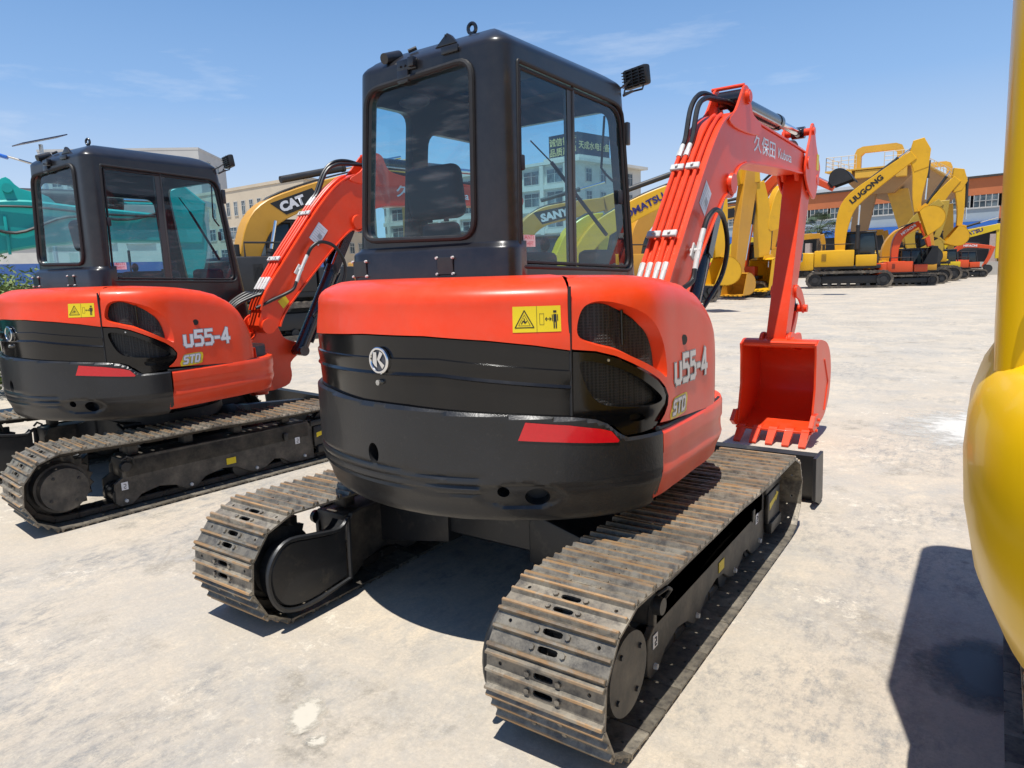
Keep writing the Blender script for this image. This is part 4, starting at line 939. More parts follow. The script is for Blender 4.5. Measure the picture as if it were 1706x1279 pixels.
for ch in list(exc.children_recursive):
    if ch.type == 'MESH' and ch.name.split('.')[0] in ('bolt', 'hub_bolt', 'cover_plate', 'hook_sticker', 'hook_mark', 'hose_fitting', 'pipe_clamp', 'roof_bracket', 'lug', 'control_lever', 'sliding_window_frame', 'window_latch', 'window_seal', 'cover_plate'): split_clusters(ch)
# ================================================================ second orange machine: a copy with its house slewed against its tracks
ex2 = copy_tree(exc); ex2.location = (-3.533, .084, 0); ex2.rotation_euler = (0, 0, -.108)
ex2['label'] = 'orange compact excavator cut by the left edge, its boom passing behind the nearest cab'
SW = ('boom', 'boom_cylinder', 'arm', 'arm_cylinder', 'bucket', 'bucket_cylinder', 'bucket_link')
for ch in ex2.children:
    nm = ch.name.rsplit('.', 1)[0]
    if nm in UPPER:
        ch.matrix_basis = Matrix.Translation((0, -.015, 0)) @ Matrix.Rotation(.153-.0, 4, 'Z')
        if nm in SW: ch.matrix_basis = ch.matrix_basis @ Matrix.Translation((.37, .62, -.01)) @ Matrix.Rotation(R(-9), 4, 'Z') @ Matrix.Translation((-.27, -.62, 0))
# ================================================================ yellow machine at the right edge
yx = thing('compact_excavator', 'bright yellow excavator at the right edge, only its rounded rear corner showing', 'excavator', (2.815, -.75, 0))
YB = mat('glossy_yellow_paint', (.82, .49, .003), .3, coat=.15, spec=.3, var=.05, scale=2, bump=.01, bscale=15)
for ch in list(exc.children):
    if ch.name.startswith('crawler_track') or ch.name.startswith('carbody') or ch.name.startswith('floor_frame'): copy_tree(ch, yx)
for ch in yx.children: ch.location.x += .05
WIN_ = mat('cab_glass_dark', (.02, .02, .028), .06, var=.2, scale=1)
def SY(t, z, ins): p = SP(t, z, 0); q = Vector((p.x*1.20, p.y*1.12, 0)); return q*(1-ins/q.length)+Vector((0, 0, z+.045*sstep(.6, 1.1, z)))
mb = MB(); prof = [(.50, .60), (.505, .42), (.53, .28), (.58, .17), (.66, .085), (.76, .035), (.88, .008), (.98, 0), (1.06, .004), (1.12, .02), (1.165, .045), (1.19, .08), (1.20, .13), (1.20, .3)]
mb.grid([[SY(t, z, i) for t in range(-250, -30, 3)] for z, i in prof]); obj('counterweight', mb, YB, yx, 60)
mb = MB(); prof = [(1.19, .14), (1.22, .125), (1.235, .14), (1.24, .22), (1.245, .5)]
mb.grid([[SY(t, z, i) for t in range(-250, -30, 3)] for z, i in prof]); obj('engine_hood', mb, YB, yx, 60)
mb = MB()
def colP(u, z, o=0):
    x0 = -1.034-.02*(z-1.2)+o; x1 = .1-o; y0 = -.35+.03*(z-1.2)+o; y1 = 1.42-.12*(z-1.2)-o; r = .13
    P = [(x0+r, y0, 0, -1), (x1-r, y0, 0, -1), (x1, y0+r, 1, 0), (x1, y1-r, 1, 0), (x1-r, y1, 0, 1), (x0+r, y1, 0, 1), (x0, y1-r, -1, 0), (x0, y0+r, -1, 0)]; out = []
    for cx_, cy_, a0 in ((x1-r, y0+r, -90), (x1-r, y1-r, 0), (x0+r, y1-r, 90), (x0+r, y0+r, 180)):
        out += [Vector((cx_+r*math.cos(R(a0+k*15)), cy_+r*math.sin(R(a0+k*15)), z)) for k in range(7)]
    return out
mb.grid([colP(0, z, o) for z, o in ((1.18, 0), (1.5, 0), (2.0, 0), (2.5, .0), (2.58, .02), (2.64, .07), (2.66, .14), (2.66, .5))], closed=True); cy = obj('cab', mb, YB, yx, 50)
wl = smooth_loop([(-.955, 1.46), (-.93, 1.42), (-.2, 1.42), (-.2, 2.4), (-.90, 2.4), (-.945, 2.33), (-.96, 1.8)], 4)
mb = MB(); mb.tube([(x, -.355+.03*(z-1.2), z) for x, z in wl], .012, 8, closed=True); obj('window_seal', mb, RUB, cy)
mb = MB(); patch(mb, wl, [], lambda x, z: Vector((x, -.354+.03*(z-1.2), z)), st=.2); obj('window_pane', mb, WIN_, cy)
# ================================================================ ground
def ground_mat():
    m = bpy.data.materials.new('yard_concrete'); m.use_nodes = True; t = m.node_tree; b = t.nodes['Principled BSDF']; n = t.nodes.new; l = t.links.new
    tcn = n('ShaderNodeTexCoord')
    def noise(sc, det=8, rg=.6, off=(0, 0, 0), sxy=(1, 1, 1), dist=0):
        mp_ = n('ShaderNodeMapping'); mp_.inputs['Location'].default_value = off; mp_.inputs['Scale'].default_value = sxy; l(tcn.outputs['Object'], mp_.inputs[0])
        q = n('ShaderNodeTexNoise'); q.inputs['Scale'].default_value = sc; q.inputs['Detail'].default_value = det; q.inputs['Roughness'].default_value = rg; q.inputs['Distortion'].default_value = dist; l(mp_.outputs[0], q.inputs[0]); return q.outputs['Fac']
    def rng(s, a, b_, c=0, d=1):
        q = n('ShaderNodeMapRange'); q.inputs[1].default_value = a; q.inputs[2].default_value = b_; q.inputs[3].default_value = c; q.inputs[4].default_value = d; l(s, q.inputs[0]); return q.outputs[0]
    def mixc(f_, a, b_, mode='MIX'):
        q = n('ShaderNodeMix'); q.data_type = 'RGBA'; q.blend_type = mode
        if isinstance(f_, float): q.inputs[0].default_value = f_
        else: l(f_, q.inputs[0])
        for s, v in ((6, a), (7, b_)):
            if isinstance(v, tuple): q.inputs[s].default_value = (*v, 1)
            else: l(v, q.inputs[s])
        return q.outputs[2]
    def mul(a, b_):
        q = n('ShaderNodeMath'); q.operation = 'MULTIPLY'; l(a, q.inputs[0]); l(b_, q.inputs[1]); return q.outputs[0]
    c = mixc(rng(noise(.6, 10, .68), .34, .66), (.50, .445, .375), (.545, .50, .435))
    c = mixc(rng(noise(1.1, 12, .75, (5, 2, 0), dist=.5), .45, .60, 0, .8), c, (.40, .395, .385))           # greyer, older areas
    c = mixc(mul(rng(noise(.9, 8, .6, (1, 7, 0)), .47, .60), rng(noise(7, 12, .8, (2, 2, 0), (1, .6, 1), .4), .44, .62)), c, (.66, .575, .46))  # cream dust
    c = mixc(mul(rng(noise(.8, 8, .6, (9, 1, 0)), .48, .58), rng(noise(13, 14, .85, (4, 2, 0), (1, .5, 1)), .47, .60)), c, (.24, .25, .26))    # slate specks
    c = mixc(mul(rng(noise(1.5, 8, .6, (6, 9, 0)), .52, .62), rng(noise(4, 14, .82, (7, 7, 0)), .48, .60)), c, (.27, .255, .225))
    c = mixc(mul(rng(noise(1.2, 8, .6, (16, 9, 0)), .50, .60), rng(noise(9, 14, .85, (3, 8, 0)), .53, .60)), c, (.76, .71, .62))
    c = mixc(rng(noise(24, 14, .88, (3, 5, 0)), .50, .60, 0, .75), c, (.60, .545, .455))
    c = mixc(rng(noise(38, 12, .88, (8, 1, 0)), .54, .64, 0, .45), c, (.32, .31, .29))
    c = mixc(rng(noise(70, 6, .8), .4, .62, 0, .45), c, (.36, .335, .30))
    c = mixc(rng(noise(150, 3, .6), .62, .72, 0, .5), c, (.22, .21, .20))
    # hairline cracks
    v = n('ShaderNodeTexVoronoi'); v.feature = 'DISTANCE_TO_EDGE'; v.inputs['Scale'].default_value = .42
    dm_ = n('ShaderNodeMix'); dm_.data_type = 'VECTOR'; dm_.inputs[0].default_value = .12; l(tcn.outputs['Object'], dm_.inputs[4])
    nn = n('ShaderNodeTexNoise'); nn.inputs['Scale'].default_value = 2.2; nn.inputs['Detail'].default_value = 8; l(tcn.outputs['Object'], nn.inputs[0]); l(nn.outputs['Color'], dm_.inputs[5]); l(dm_.outputs[1], v.inputs['Vector'])
    ck = n('ShaderNodeMath'); ck.operation = 'MULTIPLY'; l(rng(v.outputs['Distance'], .0, .0035, .7, 0), ck.inputs[0]); l(rng(noise(.7, 4, .5, (20, 0, 0)), .56, .66), ck.inputs[1])
    c = mixc(ck.outputs[0], c, (.26, .235, .21))
    # dark oil specks
    v2 = n('ShaderNodeTexVoronoi'); v2.inputs['Scale'].default_value = 1.1; l(tcn.outputs['Object'], v2.inputs['Vector'])
    c = mixc(rng(v2.outputs['Distance'], .012, .03, .7, 0), c, (.12, .11, .10))
    c = mixc(1.0, c, (.95, .91, .85), 'MULTIPLY')
    l(c, b.inputs['Base Color']); b.inputs['Roughness'].default_value = .8; b.inputs['Specular IOR Level'].default_value = .25
    bp = n('ShaderNodeBump'); bp.inputs['Strength'].default_value = .6; bp.inputs['Distance'].default_value = .006; l(noise(40, 12, .85), bp.inputs['Height']); l(bp.outputs[0], b.inputs['Normal'])
    return m
g = MB(); g.quad((-900, -80, 0), (900, -80, 0), (900, 1500, 0), (-900, 1500, 0)); struct(obj('ground', g, ground_mat(), None, 0))
def soft_mat(name, col, sc, a, b_, rough=.8):
    m = bpy.data.materials.new(name); m.use_nodes = True; t = m.node_tree; b = t.nodes['Principled BSDF']; n = t.nodes.new; l = t.links.new
    b.inputs['Base Color'].default_value = (*col, 1); b.inputs['Roughness'].default_value = rough
    at = n('ShaderNodeAttribute'); at.attribute_name = 'edge'; tcn = n('ShaderNodeTexCoord'); q = n('ShaderNodeTexNoise'); q.inputs['Scale'].default_value = sc; q.inputs['Detail'].default_value = 10; q.inputs['Roughness'].default_value = .7; l(tcn.outputs['Object'], q.inputs[0])
    s_ = n('ShaderNodeMath'); s_.operation = 'ADD'; l(q.outputs['Fac'], s_.inputs[0]); l(at.outputs['Fac'], s_.inputs[1])
    r = n('ShaderNodeMapRange'); r.inputs[1].default_value = a; r.inputs[2].default_value = b_; l(s_.outputs[0], r.inputs[0]); l(r.outputs[0], b.inputs['Alpha']); return m
def blotch(cx, cy, rx, ry, m, rot=0, nm='cement_stain'):
    """thin stain lying on the slab; attribute 'edge' falls from 1 in the middle to 0 at the rim"""
    mb = MB(); rows = []; K = 8
    for k in range(K+1):
        rows.append([(cx+rx*k/K*math.cos(a)*math.cos(rot)-ry*k/K*math.sin(a)*math.sin(rot), cy+rx*k/K*math.cos(a)*math.sin(rot)+ry*k/K*math.sin(a)*math.cos(rot), .004) for a in [i*math.pi/16 for i in range(32)]])
    rows[0] = [(p[0]+1e-4*math.cos(i), p[1]+1e-4*math.sin(i), .004) for i, p in enumerate(rows[0])]
    mb.grid(rows, closed=True); o = obj(nm, mb, m, None, 0); at = o.data.attributes.new('edge', 'FLOAT', 'POINT')
    for v in o.data.vertices:
        d = Vector((v.co.x-cx, v.co.y-cy)); e = Matrix.Rotation(-rot, 2) @ d; at.data[v.index].value = 1-min(1, math.hypot(e.x/rx, e.y/ry))
    return struct(o)
CEM = soft_mat('pale_cement', (.54, .52, .47), 5, .66, .95); CEM2 = soft_mat('cement_smear', (.52, .475, .39), 26, .80, 1.15); OIL = soft_mat('oil_damp', (.045, .045, .05), 7, .70, 1.15, .45)
blotch(2.35, 4.1, 1.5, 1.3, CEM); blotch(-.03, -1.43, .17, .10, CEM2, -.9); blotch(.10, -1.50, .07, .05, CEM2, .3); blotch(1.86, -.0, .30, .34, OIL)

# ================================================================ large excavators of the yard
DK = mat('dark_metal', (.02, .02, .021), .5, var=.3, scale=3)
TRK = mat('far_track_steel', (.055, .046, .038), .6, var=.4, scale=5, bump=.3, bscale=12, col2=(.20, .165, .12), thr=(.48, .7), c2scale=4)
WIN = mat('far_cab_glass', (.02, .03, .035), .08, var=.3, scale=1)
BLU = mat('badge_blue', (.03, .12, .45), .4, var=.05)
def paint(name, c, c2=None): return mat(name, c, .38, var=.08, scale=1.2, bump=.03, bscale=8, col2=c2 or tuple(v*.78+.01 for v in c), thr=(.55, .8), c2scale=2.3)
YL = paint('bright_yellow_paint', (.66, .35, .006)); YO = paint('ochre_yellow_paint', (.56, .27, .02)); YK = paint('lemon_yellow_paint', (.64, .45, .01))
YC = paint('machine_yellow_paint', (.56, .275, .022)); TEAL = paint('teal_paint', (.006, .33, .30)); OR2 = paint('orange_red_paint', (.62, .07, .012)); OLV = paint('dull_yellow_paint', (.42, .28, .035))
def ribbon(C_, x0, x1, mb, bev=.02):
    """solid member from a centreline of (s, z, half-depth)"""
    P = smooth_loop([(a, b, c) for a, b, c in C_], 6, False); L_, R_ = [], []
    for i, p in enumerate(P):
        a = P[max(i-1, 0)]; b = P[min(i+1, len(P)-1)]; t = Vector((b[0]-a[0], b[1]-a[1])).normalized(); n_ = Vector((-t.y, t.x))*p[2]
        L_.append((p[0]+n_.x, p[1]+n_.y)); R_.append((p[0]-n_.x, p[1]-n_.y))
    mb.prism(L_+R_[::-1], x0, x1, 'x', bev, 1); return P
def far_track(root, xc, k, Lh, wd):
    r = .45*k; y0, y1 = -Lh+r, Lh-r; N_ = 34; P = []
    for c, a0 in ((y1, -90), (y0, 90)):
        for i in range(N_//2+1):
            a = R(a0+180*i/(N_/2)); P.append((c+r*math.cos(a), r+r*math.sin(a)))
    P = dens(P, .10*k); out = []
    for i, (y, z) in enumerate(P):
        cy = min(max(y, y0), y1); d = Vector((y-cy, z-r)); d = d.normalized() if d.length > 1e-6 else Vector((0, 1 if z > r else -1))
        e = .03*k if i % 2 else 0; out.append((y+d.x*e-0, max(z+d.y*e, .0)))
    inner = [(y0+(r-.12*k)*math.cos(R(a)), r+(r-.12*k)*math.sin(R(a))) for a in range(90, 271, 15)]+[(y1+(r-.12*k)*math.cos(R(a)), r+(r-.12*k)*math.sin(R(a))) for a in range(-90, 91, 15)]
    mb = MB(); patch(mb, out, [inner], lambda u, v: Vector((xc-wd/2, u, v)), st=.5); patch(mb, out, [inner], lambda u, v: Vector((xc+wd/2, u, v)), st=.5)
    rim(mb, out, lambda u, v: (xc-wd/2, u, v), lambda u, v: (xc+wd/2, u, v)); rim(mb, inner, lambda u, v: (xc-wd/2, u, v), lambda u, v: (xc+wd/2, u, v))
    tr = obj('crawler_track', mb, TRK, root, 30)
    mb = MB(); mb.box((xc, 0, r), (wd*.45, 2*Lh-2.2*r, r*.9), None, .02)
    for i in range(7): mb.cone((xc-wd*.3, y0+(y1-y0)*(i+.5)/7, .17*k), (xc+wd*.3, y0+(y1-y0)*(i+.5)/7, .17*k), .1*k, seg=14)
    for i in range(2): mb.cone((xc-wd*.25, -.6*k+1.2*k*i, r*1.72), (xc+wd*.25, -.6*k+1.2*k*i, r*1.72), .08*k, seg=12)
    obj('track_frame', mb, DK, tr)
    for c in (y0, y1): mb = MB(); mb.cone((xc-wd*.36, c, r), (xc+wd*.36, c, r), r*.72, seg=28); mb.cone((xc-wd*.48, c, r), (xc+wd*.48, c, r), r*.35, seg=20); obj('track_wheel', mb, DK, tr)
def bucket_prof(piv, ang, s):
    P = [(0, 0), (.22, .10), (.50, .06), (.78, -.12), (.92, -.42), (.86, -.75), (.62, -1.0), (.30, -1.12), (-.02, -1.22)]
    P = smooth_loop(P, 4, False); ca, sa = math.cos(ang), math.sin(ang)
    return [(piv[0]+(x*ca-y*sa)*s, piv[1]+(x*sa+y*ca)*s) for x, y in P]
def big_bucket(root, piv, ang, s, wd, m, teeth=True):
    B_ = bucket_prof(piv, ang, s); mb = MB(); rows = []
    V = [Vector(p) for p in B_]
    for i, p in enumerate(V):
        t = (V[min(i+1, len(V)-1)]-V[max(i-1, 0)]).normalized(); n_ = Vector((-t.y, t.x))*.03*s
        rows.append([(-wd/2, p.x, p.y), (-wd/2, p.x-n_.x, p.y-n_.y), (wd/2, p.x-n_.x, p.y-n_.y), (wd/2, p.x, p.y)])
    mb.grid(rows, closed=True)
    for sx in (-1, 1):
        a, b = sorted((sx*wd/2, sx*(wd/2-.03*s))); mb.prism([(p.x, p.y) for p in V], a, b, 'x')
    for sx in (-.15*wd, .15*wd):
        ca, sa = math.cos(ang), math.sin(ang); q = [(-.05, .02), (.0, .16), (.12, .18), (.36, .26), (.46, .12), (.3, 0)]
        mb.prism([(piv[0]+(x*ca-y*sa)*s, piv[1]+(x*sa+y*ca)*s) for x, y in q], sx-.02, sx+.02, 'x')
    bu = obj('bucket', mb, m, root, 35)
    if teeth:
        e = V[-1]; t = (V[-1]-V[-3]).normalized(); n_ = Vector((-t.y, t.x))
        for i in range(5):
            x = -wd/2+wd*(i+.5)/5; h = .045*wd; mb = MB()
            A = [(x-h, *(e+n_*.03*s)), (x+h, *(e+n_*.03*s)), (x+h, *(e-n_*.05*s)), (x-h, *(e-n_*.05*s))]; q = e+t*.20*s
            B2 = [(x-h*.5, *(q+n_*.0)), (x+h*.5, *(q+n_*.0)), (x+h*.5, *(q-n_*.015)), (x-h*.5, *(q-n_*.015))]
            V_ = mb.grid([A, B2], closed=True); mb.bm.faces.new(V_[1]); mb.bm.faces.new(V_[0][::-1]); obj('bucket_tooth', mb, m, bu, 20)
def ram(root, p0, p1, r, x=0, f_=.6, m=DK, nm='hydraulic_cylinder'):
    p0 = Vector((x, *p0)); p1 = Vector((x, *p1)); q = p0+(p1-p0)*f_
    mb = MB(); mb.cone(p0, q, r, seg=16); mb.cone(q-(p1-p0).normalized()*r, q, r*1.15, seg=16); c = obj(nm, mb, m, root); mb = MB(); mb.cone(q, p1, r*.5, seg=12); obj('piston_rod', mb, CHR, c)
def house(root, k, pm, wm, door=None, cabm=None, tail=2.55, hp=None):
    pm = hp or pm; wm = hp or wm
    z0, z1 = 1.02*k, 1.98*k; W_ = 1.3*k
    mb = MB(); mb.prism([(-W_*.95, -tail*k*.55), (-W_*.95, 1.5*k), (W_*.95, 1.5*k), (W_*.95, -tail*k*.55)], z0, z0+.18*k, 'z', .01); mb.cone((0, 0, .72*k), (0, 0, z0), .7*k, seg=28); mb.box((0, 0, .62*k), (1.9*k, 1.5*k, .35*k), None, .05); obj('turntable', mb, DK, root)
    cwp = smooth_loop([(-W_, -1.75*k), (-W_*.98, -2.2*k), (-W_*.6, -tail*k), (W_*.6, -tail*k), (W_*.98, -2.2*k), (W_, -1.75*k)], 5, False)
    mb = MB(); mb.prism(cwp, z0-.04*k, z1-.05*k, 'z', .06*k, 3); obj('counterweight', mb, wm, root, 40)
    mb = MB(); mb.box((W_*.60, -.75*k, (z0+z1)/2+.08*k), (W_*.78, 1.95*k, z1-z0-.1*k), None, .04*k, 2); mb.box((W_*.62, .8*k, z0+.42*k), (W_*.72, 1.0*k, .6*k), None, .04*k, 2)
    mb.box((0, -.95*k, z1-.12*k), (W_*1.2, 1.5*k, .35*k), None, .06*k, 2); mb.box((-W_*.62, -1.0*k, (z0+z1)/2+.05*k), (W_*.72, 1.4*k, z1-z0-.1*k), None, .04*k, 2); ho = obj('engine_housing', mb, pm, root, 40)
    mb = MB()
    for i in range(8): mb.box((W_+.003*k, -1.35*k+.03*k*i, z0+.62*k), (.012, .012*k, .4*k))
    mb.tube([(W_*.95, -1.5*k, z1+.02), (W_*.95, -1.5*k, z1+.35*k), (W_*.95, .2*k, z1+.35*k), (W_*.95, .2*k, z1)], .022, 6); mb.cone((.3*k, -1.3*k, z1), (.3*k, -1.3*k, z1+.35*k), .07*k, seg=12); obj('engine_fitting', mb, DK, root)
    cx, w2 = -W_*.62, .5*k; c0, c1 = -.28*k, 1.45*k; zt = 2.95*k
    cm = cabm or pm; mb = MB()
    mb.box((cx, (c0+c1)/2, z0+.35*k), (2*w2, c1-c0, .5*k), None, .03); mb.box((cx, (c0+c1)/2-.08*k, zt), (2*w2, c1-c0-.15*k, .12*k), None, .05, 3)
    for sx in (-1, 1):
        for (ya, yb) in ((c0+.05*k, c0+.05*k), (.45*k, .45*k), (c1-.04*k, c1-.26*k)): mb.tube([(cx+sx*(w2-.05*k), ya, z0+.55*k), (cx+sx*(w2-.05*k), yb, zt)], .05*k, 6)
    ca = obj('cab', mb, cm, root, 40)
    mb = MB(); mb.box((cx, (c0+c1)/2-.06*k, z0+1.15*k), (2*w2-.12*k, c1-c0-.3*k, 1.45*k), None, .02); obj('window_pane', mb, WIN, ca)
def big_exc(label, loc, hd, k, pm, boom, arm, buck, wm=None, cabm=None, Lh=2.1, texts=(), group=None, rams=(), bucket_mat=None, armtop=None, bw=.24, hb=True, cat='excavator', hp=None, name='large_excavator'):
    r = thing(name, label, cat, (loc[0], loc[1], 0), -R(hd), group)
    for sx in (-1, 1): far_track(r, sx*1.15*k, k, Lh*k, .6*k)
    house(r, k, pm, wm or pm, cabm=cabm, hp=hp)
    if boom:
        mb = MB(); P = ribbon(boom, -bw*k, bw*k, mb, .02); bo = obj('boom', mb, pm, r, 35)
        mb = MB()
        for x in (-.1, .0, .1): mb.tube([(x*k, p[0]-.0, p[1]+p[2]+.05) for p in P[6:-3:2]], .02, 6)
        obj('boom_pipes', mb, DK, bo)
        for body, u0, sz, off, m_, bold, plate in texts:
            i = int(u0*(len(P)-1)); a, b = P[i], P[min(i+6, len(P)-1)]; t = Vector((b[0]-a[0], b[1]-a[1])).normalized(); n_ = Vector((-t.y, t.x)); o_ = Vector((a[0], a[1]))+n_*off
            xx = bw*k+.012
            if plate:
                mb = MB(); q = [Vector(c_) for c_ in plate[1]]
                f = [mb.bm.verts.new((xx-.008, *(o_+t*c_.x+n_*c_.y))) for c_ in q]; mb.bm.faces.new(f); obj('decal_plate', mb, plate[0], bo)
            text_mesh(body, sz, bo, 'boom_lettering', m_, lambda u, v: Vector((xx, *(o_+t*u+n_*v))), bold=bold, sx=1.15)
    if arm:
        mb = MB(); ribbon(arm, -.17*k, .17*k, mb, .02)
        if armtop: mb.prism(armtop, -.19*k, .19*k, 'x', .02, 1)
        obj('arm', mb, pm, r, 35)
    for p0, p1, rr, f_ in rams:
        for x in ((-.42*k, .42*k) if rr < 0 else (0,)): ram(r, p0, p1, abs(rr), x, f_)
    if buck: big_bucket(r, *buck, bucket_mat or pm)
    return r
YG = 'big excavators lined up across the yard'
# --- side-on yellow machine, right background
big_exc('bright yellow excavator with tall raised boom lettered in black, rear facing the orange boom', (-4.32, 36.13), 81, .92, YL,
    [(-.45, 1.7, .22), (-.42, 2.9, .29), (-.05, 4.15, .36), (1.25, 5.25, .29), (2.55, 6.2, .23)], [(2.72, 6.35, .40), (2.86, 5.5, .34), (2.80, 4.2, .20), (2.86, 3.55, .15)],
    ((2.90, 3.55), R(20), 1.02, 1.15), cabm=DK, texts=[('LIUGONG', .54, .34, -.08, INK, .014, None)], group=YG,
    rams=[((.3, 1.9), (.35, 4.0), -.085, .55), ((.6, 5.1), (2.75, 6.75), .09, .62), ((3.2, 5.9), (3.15, 4.1), .085, .45)], armtop=[(2.35, 6.2), (2.5, 6.85), (2.95, 6.95), (3.25, 6.4), (3.2, 5.6), (2.6, 5.4)])
big_exc('yellow excavator second in the far row, boom top and black ram against the sky', (-1.95, 44.35), 78, .95, YL,
    [(.3, 1.7, .22), (.25, 3.0, .30), (.6, 4.2, .34), (1.1, 5.0, .28), (1.65, 5.65, .22)], [(1.70, 5.9, .32), (1.82, 5.0, .25), (1.92, 3.9, .17), (1.90, 3.05, .14)],
    ((1.82, 3.05), R(-35), .95, 1.15), group=YG, rams=[((.2, 4.3), (1.3, 6.1), .08, .85), ((2.15, 5.6), (2.2, 3.4), .08, .7)], armtop=[(1.4, 5.6), (1.45, 6.25), (1.95, 6.15), (2.15, 5.5), (1.9, 5.0), (1.5, 4.9)], cabm=DK)
big_exc('dull mustard excavator with rounded arm end hanging behind the side-on yellow one', (-2.17, 42.0), 80, .9, OLV,
    [(.1, 1.6, .2), (-.1, 2.6, .26), (.2, 3.4, .26), (.8, 3.9, .22), (1.3, 4.3, .2)], [(1.35, 4.35, .34), (1.38, 3.6, .24), (1.3, 2.8, .15), (1.18, 2.4, .13)],
    ((1.25, 2.35), R(-60), .9, 1.0), group=YG, cabm=DK)
big_exc('mustard excavator with low bent boom just behind the orange-red one', (-1.75, 39.6), 66, .62, YO,
    [(-1.45, 1.0, .18), (-1.35, 1.9, .26), (-.9, 2.55, .27), (-.2, 2.9, .2), (.5, 3.1, .16)], [(.55, 3.1, .15), (.7, 2.4, .12), (.8, 1.9, .1)], ((.8, 1.9), R(-30), .5, .6), group=YG, cabm=DK,
    texts=[('CAT', .62, .24, -.06, WHT, .01, None)])
big_exc('orange-red midi excavator with white boom letters and black bucket held up', (-1.95, 37.6), 70, .60, OR2,
    [(-.55, .9, .15), (-.55, 1.8, .17), (-.38, 2.45, .20), (.05, 2.8, .16), (.5, 3.05, .13)], [(.55, 3.05, .14), (.85, 2.4, .11), (1.0, 1.9, .09)], ((1.05, 1.85), R(-25), .72, .7), group=YG, cabm=DK, bucket_mat=DK,
    texts=[('HITACHI', .55, .17, -.05, WHT, .008, None)])
big_exc('small orange excavator at the far end of the row, black bucket on the ground', (-1.0, 52.2), 80, .55, OR2,
    [(.0, .8, .13), (.35, 1.5, .13), (.85, 1.98, .16), (1.5, 2.0, .13), (2.5, 1.86, .11)], [(2.6, 1.92, .13), (2.4, 1.2, .1), (2.12, .62, .08)], ((2.12, .62), R(28), .45, .5), group=YG, cabm=DK, bucket_mat=DK,
    texts=[('HITACHI', .58, .17, -.05, WHT, .008, None)], bw=.2)
big_exc('lemon yellow excavator with straight low boom lettered in navy, beside the concrete ramp', (-2.2, 57.0), 84, .8, YK,
    [(.6, 1.7, .2), (.9, 2.3, .26), (1.6, 2.75, .30), (2.7, 3.0, .27), (4.0, 3.3, .2)], [(4.1, 3.5, .25), (4.1, 2.4, .2), (4.05, 1.1, .14)], ((4.1, 1.1), R(0), .85, 1.0), group=YG, cabm=DK,
    texts=[('KOMATSU', .42, .34, -.12, INKB, .012, None)], rams=[((1.9, 3.35), (3.9, 3.95), .08, .5)])

for lab, x, y, m_, kk in (('yellow tracked machine low behind the side-on excavator, only its tracks and roof showing', -2.9, 39.0, YL, .62), ('small yellow excavator with black roof farther along the far row', -.9, 47.6, YK, .6), ('far-row excavator with dusty tracks near the ramp end', .1, 50.6, OR2, .55)):
    big_exc(lab, (x, y), 76, kk, m_, None, None, None, group=YG, cabm=DK)
for lab, x, y, m_, kk in (('yellow excavator body far behind, left of the side-on machine, below the blue strip', -7.6, 56.0, YO, .85), ('ochre excavator body in the distance beside the palm trunk', -12.3, 57.5, YC, .85), ('lemon excavator body in the distance just right of the hanging arms', -17.5, 58.5, YK, .9)):
    big_exc(lab, (x, y), 70, kk, m_, [(.2, 1.5, .2), (.3, 2.6, .24), (.9, 3.2, .24), (2.4, 3.3, .2)], [(2.5, 3.4, .2), (2.7, 2.4, .16), (2.5, 1.4, .12)], ((2.5, 1.4), R(10), .7, .9), group=YG, cabm=DK)
# --- middle group, between the orange boom and its arm
MG = 'excavators facing away past the nearest orange boom'
big_exc('ochre excavator whose straight arm hangs behind the orange boom, bucket on the concrete', (-8.6, 18.9), 19.5, .9, YO,
    [(.4, 1.6, .25), (.62, 2.5, .32), (1.35, 3.25, .36), (2.6, 3.95, .34), (4.4, 4.7, .28), (6.2, 5.15, .22)], [(7.0, 5.35, .45), (6.75, 4.2, .40), (6.45, 2.6, .36), (6.2, 1.05, .26)], ((6.15, 1.0), R(-14), .72, 1.05), group=MG, cabm=DK,
    rams=[((.9, 1.5), (1.9, 3.5), -.07, .6), ((7.5, 4.6), (6.75, 1.5), .07, .55)], bw=.22)
big_exc('bright yellow excavator behind it with a round-topped arm and wide bucket resting on its teeth', (-8.7, 22.1), 34.6, .9, YL,
    [(.4, 1.6, .25), (.8, 2.9, .34), (1.9, 4.0, .36), (3.3, 4.6, .3), (4.5, 4.75, .26)], [(4.55, 4.5, .22), (4.75, 3.6, .30), (4.85, 2.6, .34), (4.86, 1.60, .26)], ((4.8, 1.5), R(-6), 1.0, 1.35), group=MG, cabm=DK,
    armtop=smooth_loop([(5.0, 2.7), (5.15, 3.6), (5.45, 4.25), (5.9, 4.45), (6.1, 4.0), (6.0, 3.2), (5.5, 2.7)], 3), rams=[((5.3, 2.9), (5.2, 1.2), .06, .6), ((3.2, 5.0), (4.6, 4.9), .07, .6)])
big_exc('yellow excavator with navy lettering on its boom seen between the cab and the orange boom', (-9.2, 14.2), 50, .8, YL,
    [(1.2, 1.5, .2), (1.9, 2.4, .27), (2.8, 2.92, .29), (3.6, 3.28, .27), (4.5, 3.62, .22), (5.1, 3.8, .2)], [(5.3, 4.1, .3), (5.5, 3.0, .25), (5.55, 1.6, .15)], ((5.55, 1.6), R(-20), .7, .9), group=MG, cabm=DK,
    texts=[('KOMATSU', .36, .27, -.10, INKB, .010, None)], rams=[((2.7, 3.55), (5.2, 4.35), .075, .62)])
